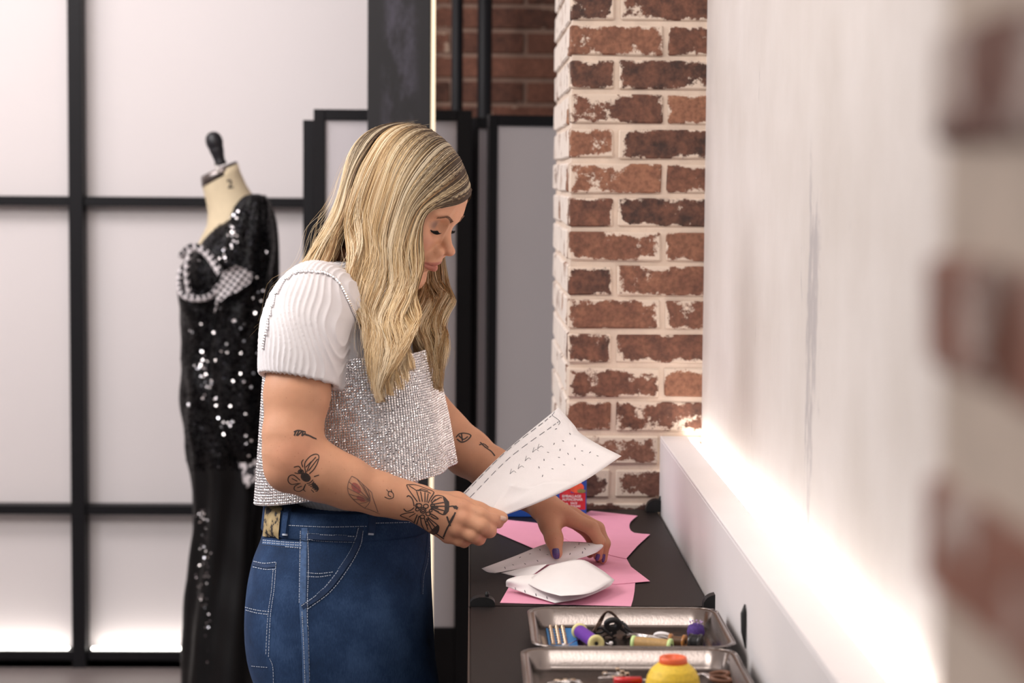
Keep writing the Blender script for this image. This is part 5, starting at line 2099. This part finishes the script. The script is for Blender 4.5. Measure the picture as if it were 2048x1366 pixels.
stt = [[(430, 290), (425, 520), (420, 810)], [(478, 290), (486, 520), (478, 850), (490, 1366)], [(440, 860), (452, 1100), (462, 1366)],
       [(838, 270), (800, 400), (715, 540), (580, 710), (430, 825)], [(872, 290), (850, 400), (770, 550), (640, 720), (470, 850)],
       [(165, 355), (300, 368), (440, 375)], [(165, 385), (300, 400), (440, 412)], [(165, 372), (300, 384), (440, 394)],
       [(475, 312), (640, 320), (820, 330)], [(475, 350), (640, 362), (810, 366)],
       [(470, 585), (560, 592), (665, 580)], [(470, 612), (560, 615), (650, 602)],
       [(100, 505), (175, 520), (258, 512)], [(95, 545), (180, 562), (250, 562)], [(258, 515), (245, 700), (218, 900), (205, 1180)], [(238, 565), (225, 720), (200, 900), (185, 1180)],
       [(40, 830), (120, 850), (218, 862)], [(45, 850), (120, 870), (212, 882)], [(85, 1245), (200, 1255)], [(240, 1366), (235, 1250), (212, 1190)],
       [(340, 250), (600, 262), (900, 258)], [(960, 235), (1200, 230)], [(372, 112), (600, 124), (700, 130)], [(1345, 310), (1325, 500), (1298, 610), (1290, 740)]]
V, F = ribbons(bvh_of([jeans, wband] + [o for o in woman.children if 'seam' in o.name or 'edge' in o.name]), [(d, .0011) for s in stt for d in dashes(c8(s), 3.2, 1.3)], .0011, off=.0012, step=2.0)
o = mesh('stitching', V, F, M['stitch'], woman)
o['kind'] = 'stuff'
V, F = ribbons(bvh_of([o for o in woman.children if 'belt_loop' in o.name]), [c8([(302, 316), (335, 318)]), c8([(912, 312), (946, 314)])], .003, off=.001, step=2)
mesh('bar_tack', V, F, M['stitch'], woman)


# leather patch
def patch_mat():
    m, nt, b = new_mat('printed_leather_patch')
    tc_ = node(nt, 'ShaderNodeTexCoord')
    n1 = node(nt, 'ShaderNodeTexNoise', i_Scale=70.0, i_Detail=5.0)
    nt.links.new(tc_.outputs['Object'], n1.inputs['Vector'])
    rr = ramp(nt, [(0.40, srgb('2c2522')), (0.46, srgb('a58f67')), (0.7, srgb('bda77c'))])
    nt.links.new(n1.outputs['Fac'], rr.inputs['Fac'])
    nt.links.new(rr.outputs['Color'], b.inputs['Base Color'])
    b.inputs['Roughness'].default_value = 0.7
    return m


V, F = [], []
for i in range(9):
    for j in range(7):
        a, b = i / 8, j / 6
        q = np.array(c8([(192 + 108 * b - 20 * a, 110 + 220 * a + 8 * b)]))[0]
        h, nn = hit(bvj2, q[0], q[1])
        if h is None:
            h, nn = Vector(V[-1]), Vector((0, -1, 0))
        if nn.dot(ray(q[0], q[1])) > 0:
            nn = -nn
        V.append(h + nn * (.0045 if 0 < i < 8 and 0 < j < 6 else .003))
for i in range(8):
    for j in range(6):
        F.append([i * 7 + j, i * 7 + j + 1, (i + 1) * 7 + j + 1, (i + 1) * 7 + j])
mesh('leather_patch', V, F, patch_mat(), woman, True)

# ---- rhinestone top
fy = math.radians(-14)                      # the body turns a little towards the camera


def top_pt(t, v):
    """t around, v 0 top .. 1 hem -> point and outward normal seed"""
    x0, x1 = np.interp(v, [0, .25, .6, 1], [524, 519, 513, 506]), np.interp(v, [0, .25, .6, 1], [868, 886, 903, 918])
    cx = (x0 + x1) / 2
    a = (x1 - x0) / 2 / (FPX / YW) * .965
    hy = np.interp(v, [0, .5, 1], [.158, .168, .176])
    c, s = math.cos(t), math.sin(t)
    e = 2.9
    rr_ = (abs(c) ** e + abs(s) ** e) ** (-1 / e)
    ux, uy = c * rr_, s * rr_
    X, Yo = a * ux, hy * uy
    xr = X * math.cos(fy) - Yo * math.sin(fy) * .35
    yr = X * math.sin(fy) + Yo * math.cos(fy)
    f = (ux + 1) / 2                        # 0 back, 1 front
    ztop = 1.243 + .020 * f
    zhem = 1.010 + .064 * f
    drape = .0035 * math.sin(9 * t) * v + .003 * math.sin(5 * t + 1) * v
    k = 1 + drape / .17
    X0 = A(cx, 800, YW)[0]
    return np.array([X0 + xr * k, YW + yr * k, ztop + (zhem - ztop) * v])


NT, NV = 236, 52
G = np.array([[top_pt(2 * math.pi * k / 120, i / 30) for k in range(120)] for i in range(31)])
V, F = loft(G, caps=False)
M['mesh_silver'] = simple('silver_mesh_backing', srgb('cdc8c9'), 0.45, 0.2, var=0.1, scale=300)
rtop = mesh('rhinestone_top', V, F, M['mesh_silver'], woman, True)
M['stone'] = simple('silver_rhinestone', srgb('f4f1f2'), 0.20, 1.0)
# stones: even spacing around by arc length
SV, SF = [], []
tt = np.linspace(0, 2 * math.pi, 721)
for i in range(NV):
    v = (i + .5) / NV
    ring = np.array([top_pt(t, v) for t in tt])
    sl_len = np.concatenate([[0], np.cumsum(np.linalg.norm(np.diff(ring, axis=0), axis=1))])
    S = np.linspace(0, sl_len[-1], NT, endpoint=False)
    Pq = np.stack([np.interp(S, sl_len, ring[:, k]) for k in range(3)], axis=1)
    Tq = np.roll(Pq, -1, axis=0) - np.roll(Pq, 1, axis=0)
    Tq /= np.linalg.norm(Tq, axis=1)[:, None]
    upv = np.array([0, 0, 1.0])
    Nq = np.cross(Tq, upv)
    Nq /= np.linalg.norm(Nq, axis=1)[:, None]
    hs, ht = .0022, .0013
    for k in range(NT):
        j1, j2 = random.gauss(0, .12), random.gauss(0, .12)
        n_ = Nq[k] + Tq[k] * j1 + upv * j2
        n_ /= np.linalg.norm(n_)
        a_ = Tq[k] - n_ * Tq[k].dot(n_)
        a_ /= np.linalg.norm(a_)
        b_ = np.cross(n_, a_)
        c_ = Pq[k] + Nq[k] * .0006
        k0 = len(SV)
        for sx_, sy_ in ((1, 0), (.7, .7), (0, 1), (-.7, .7), (-1, 0), (-.7, -.7), (0, -1), (.7, -.7)):
            SV.append(c_ + (a_ * sx_ + b_ * sy_) * hs)
        for sx_, sy_ in ((1, 1), (-1, 1), (-1, -1), (1, -1)):
            SV.append(c_ + (a_ * sx_ + b_ * sy_) * hs * .42 + n_ * ht)
        SF += [[k0 + 8, k0 + 9, k0 + 10, k0 + 11], [k0, k0 + 1, k0 + 8], [k0 + 1, k0 + 2, k0 + 9, k0 + 8], [k0 + 2, k0 + 3, k0 + 9], [k0 + 3, k0 + 4, k0 + 10, k0 + 9], [k0 + 4, k0 + 5, k0 + 10], [k0 + 5, k0 + 6, k0 + 11, k0 + 10], [k0 + 6, k0 + 7, k0 + 11], [k0 + 7, k0, k0 + 8, k0 + 11]]
st_ = mesh('rhinestones', SV, SF, M['stone'], woman)
st_['kind'] = 'stuff'


# bead chain straps
bvt = bvh_of([o for o in woman.children if o.name.startswith('tee_shirt')])
def chain(px, name):
    q = spline(px, 300)
    P_ = []
    for a in q:
        h, nn = hit(bvt, a[0], a[1])
        if h is not None and (not P_ or (h - P_[-1]).length > .0042):
            P_.append(h + nn * .002)
    m_ = MB()
    for p_ in P_:
        m_.lathe(p_ - Vector((0, 0, .0024)), (0, 0, 1), [(.0004, 0), (.0019, .0008), (.0026, .0024), (.0019, .004), (.0004, .0048)], 6)
    o = m_.build(name, M['stone'], woman, False)
    o['kind'] = 'stuff'


chain([(648, 546), (672, 560), (690, 590), (712, 640), (737, 700), (742, 712)], 'strap')
chain([(648, 546), (600, 545), (572, 560), (552, 590), (540, 630), (530, 680), (526, 700)], 'strap')

# ================================================================== hair
def guides(rows, n=30):
    out = []
    for r_ in rows:
        q = np.array([A(a[0], a[1], YW + a[2]) for a in spline(r_, 120)])
        s_ = np.concatenate([[0], np.cumsum(np.linalg.norm(np.diff(q, axis=0), axis=1))])
        out.append(np.stack([np.interp(np.linspace(0, s_[-1], n), s_, q[:, k]) for k in range(3)], axis=1))
    return np.array(out)


NEAR = [
    [(944, 380, -0.006), (926, 392, -0.035), (893, 401, -0.062), (863, 404, -0.078), (848, 432, -0.086), (841, 480, -0.09), (838, 540, -0.092), (838, 590, -0.095), (829, 646.5, -0.148), (817, 707.6, -0.195)],
    [(936, 358, -0.004), (908, 376, -0.04), (872, 394, -0.066), (846, 425, -0.083), (832, 475, -0.092), (826, 540, -0.096), (824, 600, -0.1), (818, 666, -0.165), (806, 730, -0.198), (800, 753, -0.201)],
    [(922, 330, -0.003), (885, 352, -0.045), (850, 385, -0.072), (825, 430, -0.088), (810, 500, -0.096), (802, 575, -0.1), (798, 640, -0.148), (790, 718, -0.196), (783, 753, -0.201), (780, 770, -0.204)],
    [(903, 302, -0.002), (862, 326, -0.047), (825, 372, -0.075), (802, 430, -0.09), (788, 510, -0.098), (778, 590, -0.105), (772, 659.5, -0.164), (768, 723, -0.197), (766, 763, -0.203), (764, 786, -0.205)],
    [(884, 278, -0.001), (838, 304, -0.048), (800, 355, -0.078), (775, 425, -0.093), (762, 505, -0.1), (753, 585, -0.108), (748, 653, -0.162), (752, 718, -0.196), (760, 756, -0.202), (763, 778, -0.205)],
    [(866, 261, 0), (812, 287, -0.046), (770, 340, -0.078), (745, 415, -0.094), (736, 495, -0.102), (730, 570, -0.112), (728, 635, -0.152), (738, 698.5, -0.191), (748, 740, -0.2), (753, 760, -0.202)],
    [(852, 253, 0), (790, 274, -0.042), (742, 328, -0.074), (716, 400, -0.091), (709, 480, -0.1), (708, 550, -0.115), (712, 610, -0.135), (724, 659.5, -0.171), (736, 705, -0.195), (742, 723, -0.197)],
    [(842, 250, 0), (775, 270, -0.038), (724, 325, -0.068), (700, 398, -0.086), (694, 470, -0.095), (692, 530, -0.108), (698, 580, -0.122), (710, 625, -0.148), (722, 659.5, -0.17), (728, 679, -0.181)],
]
BACK = [
    [(842, 250, -.002), (772, 268, -.034), (718, 325, -.062), (694, 395, -.078), (682, 455, -.085), (668, 500, -.078), (640, 540, -.06), (605, 585, -.05), (572, 630, -.04), (552, 655, -.035)],
    [(838, 250, -.001), (764, 266, -.026), (709, 323, -.05), (685, 393, -.063), (665, 455, -.066), (636, 505, -.055), (600, 550, -.04), (566, 595, -.03), (538, 640, -.02), (522, 668, -.015)],
    [(832, 250, 0.), (757, 266, -.012), (702, 322, -.03), (677, 392, -.036), (652, 455, -.036), (618, 512, -.028), (582, 560, -.012), (552, 605, 0.), (528, 645, .006), (514, 676, .01)],
    [(828, 251, .004), (753, 268, .004), (698, 323, .0), (673, 393, .002), (647, 456, .004), (610, 517, .01), (573, 568, .016), (543, 612, .022), (522, 650, .026), (512, 680, .026)],
    [(826, 253, .010), (753, 271, .024), (699, 327, .03), (675, 397, .034), (650, 460, .036), (614, 522, .038), (580, 575, .04), (552, 620, .045), (530, 655, .048), (520, 678, .048)],
    [(830, 254, .014), (762, 278, .044), (712, 335, .06), (690, 405, .065), (668, 470, .066), (640, 530, .064), (612, 580, .064), (590, 625, .066), (572, 660, .066), (562, 680, .066)],
]
FAR = [
    [(943, 378, .004), (946, 392, .022), (926, 420, .062), (896, 462, .088), (884, 505, .092), (900, 552, .090), (908, 610, .055), (899, 680, -.04), (894, 735, -.07), (900, 772, -.085)],
    [(938, 360, .004), (934, 384, .045), (905, 430, .082), (876, 485, .096), (872, 535, .093), (888, 595, .07), (888, 655, -.01), (882, 708, -.055), (886, 745, -.07), (890, 765, -.08)],
    [(922, 330, .003), (916, 362, .055), (888, 428, .09), (862, 490, .098), (860, 550, .093), (870, 612, .06), (866, 668, -.02), (866, 715, -.06), (874, 745, -.07), (880, 760, -.08)],
    [(900, 300, 0.003), (895, 345, 0.06), (876, 430, 0.092), (858, 505, 0.097), (850, 565, 0.09), (852, 620, 0.029), (848, 665, -0.023), (850, 705, -0.056), (858, 732, -0.068), (864, 748, -0.075)],
    [(876, 270, 0.002), (862, 330, 0.066), (840, 430, 0.096), (825, 510, 0.096), (820, 570, 0.088), (822, 620, 0.082), (824, 660, 0.078), (832, 690, 0.076), (838, 705, 0.075), (842, 715, 0.075)],
    [(850, 254, 0.002), (820, 325, 0.068), (800, 430, 0.094), (788, 515, 0.092), (784, 580, 0.085), (786, 630, 0.08), (790, 660, 0.078), (796, 685, 0.076), (800, 700, 0.076), (803, 710, 0.076)],
    [(836, 252, 0.01), (772, 320, 0.066), (740, 425, 0.086), (726, 510, 0.084), (718, 570, 0.082), (716, 610, 0.08), (718, 640, 0.08), (722, 660, 0.08), (726, 675, 0.08), (730, 690, 0.08)],
]
HN = 32


def sheet(G, n_str, n_cl, seed, inward, amp=.0062, lam=.100, spread=.010, jitter=1.0, u_lo=0.0, u_hi=None):
    """strands between neighbouring guides, gathered in clumps and waved"""
    r_ = np.random.default_rng(seed)
    ng, nk, _ = G.shape
    u_hi = ng - 1 if u_hi is None else u_hi
    cl_u = np.sort(r_.uniform(u_lo, u_hi, n_cl))
    cl_ph = np.cumsum(r_.normal(0, .22, n_cl)) + r_.normal(0, .40, n_cl)
    cl_am = r_.uniform(.6, 1.25, n_cl)
    cl_dep = r_.uniform(0, 1, n_cl)
    cl_len = r_.uniform(.84, 1.10, n_cl)
    cl_tone = r_.normal(0, 1, n_cl)
    c = r_.integers(0, n_cl, n_str)
    wid = (u_hi - u_lo) / n_cl
    du = r_.normal(0, 1.0, n_str) * wid * 1.2
    t = (np.linspace(0, 1, HN) ** 1.3)[None, :]
    L = np.clip(cl_len[c] * r_.uniform(.93, 1.03, n_str), .5, 1)[:, None]
    tt_ = t * L
    sm = np.clip((tt_ - .15) / .6, 0, 1)
    taper = 1 - .62 * sm * sm * (3 - 2 * sm)
    u = np.clip(cl_u[c][:, None] + du[:, None] * taper, u_lo, u_hi)
    i = np.minimum(u.astype(int), ng - 2)
    fu = u - i
    s = tt_ * (nk - 1)
    j = np.minimum(s.astype(int), nk - 2)
    fs = s - j

    def ev(ii):
        return G[ii, j] * (1 - fs)[..., None] + G[ii, j + 1] * fs[..., None]
    a, b = ev(i), ev(i + 1)
    Pn = a * (1 - fu)[..., None] + b * fu[..., None]
    Tn = np.gradient(Pn, axis=1)
    Tn /= np.linalg.norm(Tn, axis=2)[..., None] + 1e-9
    out = np.zeros_like(Pn)
    out[..., 1] = -inward
    # outward = away from the head centre, flattened
    rad = Pn - HC
    rad[..., 2] *= .3
    rad /= np.linalg.norm(rad, axis=2)[..., None] + 1e-9
    out = out * .8 + rad * .6
    out -= Tn * (out * Tn).sum(axis=2)[..., None]
    out /= np.linalg.norm(out, axis=2)[..., None] + 1e-9
    side = np.cross(Tn, out)
    env = np.clip((tt_ - .26) / .32, 0, 1)
    env = env * env * (3 - 2 * env)
    leng = .37
    ph = 2 * math.pi * tt_ * leng / lam + cl_ph[c][:, None] + r_.normal(0, .22, n_str)[:, None]
    am = amp * cl_am[c][:, None] * env * (1 + .35 * tt_)
    Pn = Pn + side * (am * np.sin(ph))[..., None] + out * (am * .55 * np.cos(ph + .6))[..., None]
    lay = r_.uniform(0, 1, n_str) ** .8
    dep = (.55 * lay + .45 * cl_dep[c])[:, None]
    Pn = Pn - out * (dep * spread * np.clip(.35 + tt_ * 1.4, 0, 1))[..., None]
    Pn = Pn + side * (r_.normal(0, 1, n_str)[:, None] * .0016 * jitter * np.clip(tt_ * 2, 0, 1))[..., None] + out * (r_.normal(0, 1, n_str)[:, None] * .0010 * jitter)[..., None]
    # wander
    wd = r_.normal(0, 1, (n_str, 3)) * .0012 * jitter
    Pn = Pn + side * (wd[:, :1] * np.sin(tt_ * 9 + wd[:, 1:2] * 3000))[..., None] * env[..., None]
    # keep out of the skull
    lp = (Pn - HC) @ HM
    lift = (.0035 + .007 * (1 - dep) * (.45 + .55 * np.clip(tt_ * 6, 0, 1)))
    EL = ((np.array([-.012, 0, .034]), np.array([.0975, .0775, .0855])), (np.array([.030, 0, .036]), np.array([.0615, .0655, .0615])))

    def push(lp, lf):
        for cen, rr_ in EL:
            r2 = rr_ + lf[..., None]
            q = (lp - cen) / r2
            d = np.linalg.norm(q, axis=2)
            sc_ = np.where(d < 1, 1.0 / np.maximum(d, .3), 1.0)
            lp = cen + q * sc_[..., None] * r2
        return lp
    lp = push(lp, lift)
    wsm = (np.clip((.50 - tt_) / .12, 0, 1) * .5)[:, 1:-1, None]
    for _ in range(3):
        lp[:, 1:-1] = lp[:, 1:-1] * (1 - wsm) + (lp[:, :-2] + lp[:, 2:]) * .5 * wsm
        lp = push(lp, lift * .85)
    Pn = HC + lp @ HM.T
    # colour
    dark, mid_, lite, pale = (np.array(srgb(h_)) for h_ in ('38261a', '9c7650', 'dcbc8c', 'fae8c8'))
    tone = np.clip(.50 + .26 * cl_tone[c] + r_.normal(0, .20, n_str), 0, 1)[:, None]
    base_ = np.where((tone < .4)[..., None], mid_ + (lite - mid_) * (tone / .4)[..., None], lite + (pale - lite) * ((tone - .4) / .6)[..., None])
    base_ = np.repeat(base_, HN, axis=1) if base_.shape[1] == 1 else base_
    rootl = (.10 + .32 * np.clip(1 - u / 6.0, 0, 1)) * r_.uniform(.5, 1.4, n_str)[:, None]
    k = np.clip((rootl * 1.45 - tt_) / (rootl * .9 + .01), 0, 1)[..., None]
    streak = ((cl_tone[c] + r_.normal(0, .6, n_str)) < .75)[:, None, None]
    k = k * np.where(streak, .97, .45)
    colr_ = base_ * (1 - k) + dark * k
    wdt = r_.uniform(.00075, .00135, n_str)[:, None] * (1 - .75 * np.clip((t - .75) / .25, 0, 1)) * (.65 + .35 * np.clip(t * 6, 0, 1))
    return Pn, side, out, wdt, colr_


def hair_mesh(parts, name):
    Vs, Fs, Cs, n0 = [], [], [], 0
    for Pn, side, out, wdt, cl in parts:
        m_, k_, _ = Pn.shape
        w3 = wdt[..., None]
        V = np.stack([Pn - side * w3 / 2, Pn + out * w3 * .35, Pn + side * w3 / 2], axis=2).reshape(-1, 3)
        idx = (np.arange(m_ * k_ * 3) + n0).reshape(m_, k_, 3)
        for q in (0, 1):
            F = np.stack([idx[:, :-1, q], idx[:, :-1, q + 1], idx[:, 1:, q + 1], idx[:, 1:, q]], axis=-1).reshape(-1, 4)
            Fs.append(F)
        Vs.append(V)
        Cs.append(np.repeat(cl[:, :, None, :], 3, axis=2).reshape(-1, 3))
        n0 += len(V)
    return mesh(name, np.vstack(Vs), np.vstack(Fs), M['hair'], woman, True, colors=np.vstack(Cs))


def hair_mat():
    m, nt, b = new_mat('blonde_hair')
    ca = node(nt, 'ShaderNodeVertexColor', layer_name='Col')
    nt.links.new(ca.outputs['Color'], b.inputs['Base Color'])
    b.inputs['Roughness'].default_value = 0.38
    b.inputs['Specular IOR Level'].default_value = 0.25
    return m


M['hair'] = hair_mat()
for row_ in NEAR[:6]:
    row_[-1] = (row_[-1][0], row_[-1][1] + 22, row_[-1][2])
for row_ in FAR[:3]:
    row_[-1] = (row_[-1][0], row_[-1][1] + 16, row_[-1][2])
gn, gb, gf = guides(NEAR), guides(BACK), guides(FAR)
parts_ = [sheet(gn, 5000, 110, 21, 1.0, spread=.020),
          sheet(gb, 2700, 50, 22, .45, amp=.0045, spread=.024),
          sheet(gf, 2800, 64, 23, -1.0, spread=.018)]
# loose flyaways
fl_ = [sheet(gn, 40, 40, 31, 1.0, amp=.012, spread=.0, jitter=4.0, u_lo=2.0), sheet(gf, 22, 22, 32, -1.0, amp=.012, spread=.0, jitter=4.0, u_lo=.6), sheet(gb, 50, 50, 33, .4, amp=.012, spread=.0, jitter=6.0)]
fl_ = [(a, b, c, d * .35, e) for a, b, c, d, e in fl_]
hair = hair_mesh(parts_ + fl_, 'hair')
hair['kind'] = 'stuff'
tag(hair, 'long wavy blonde hair with dark roots')

# pieces belong to the garment or body they sit on
top_ = rtop
for o in list(woman.children):
    nm = o.name.split('.')[0]
    if nm in ('side_seam', 'pocket_edge', 'yoke_seam', 'watch_pocket_edge', 'back_pocket_edge', 'fly_edge', 'belt_loop', 'bar_tack', 'stitching', 'waistband', 'leather_patch'):
        o.parent = jeans
    elif nm in ('rhinestones', 'strap'):
        o.parent = top_
    elif nm in ('nail', 'eyebrow', 'eyelashes') or nm.startswith('tattoo'):
        o.parent = body
for o in list(gown.children):
    if o.name.split('.')[0] == 'cuff':
        o.parent = sleeve
    elif 'sequins' in o.name:
        o.parent = gbody
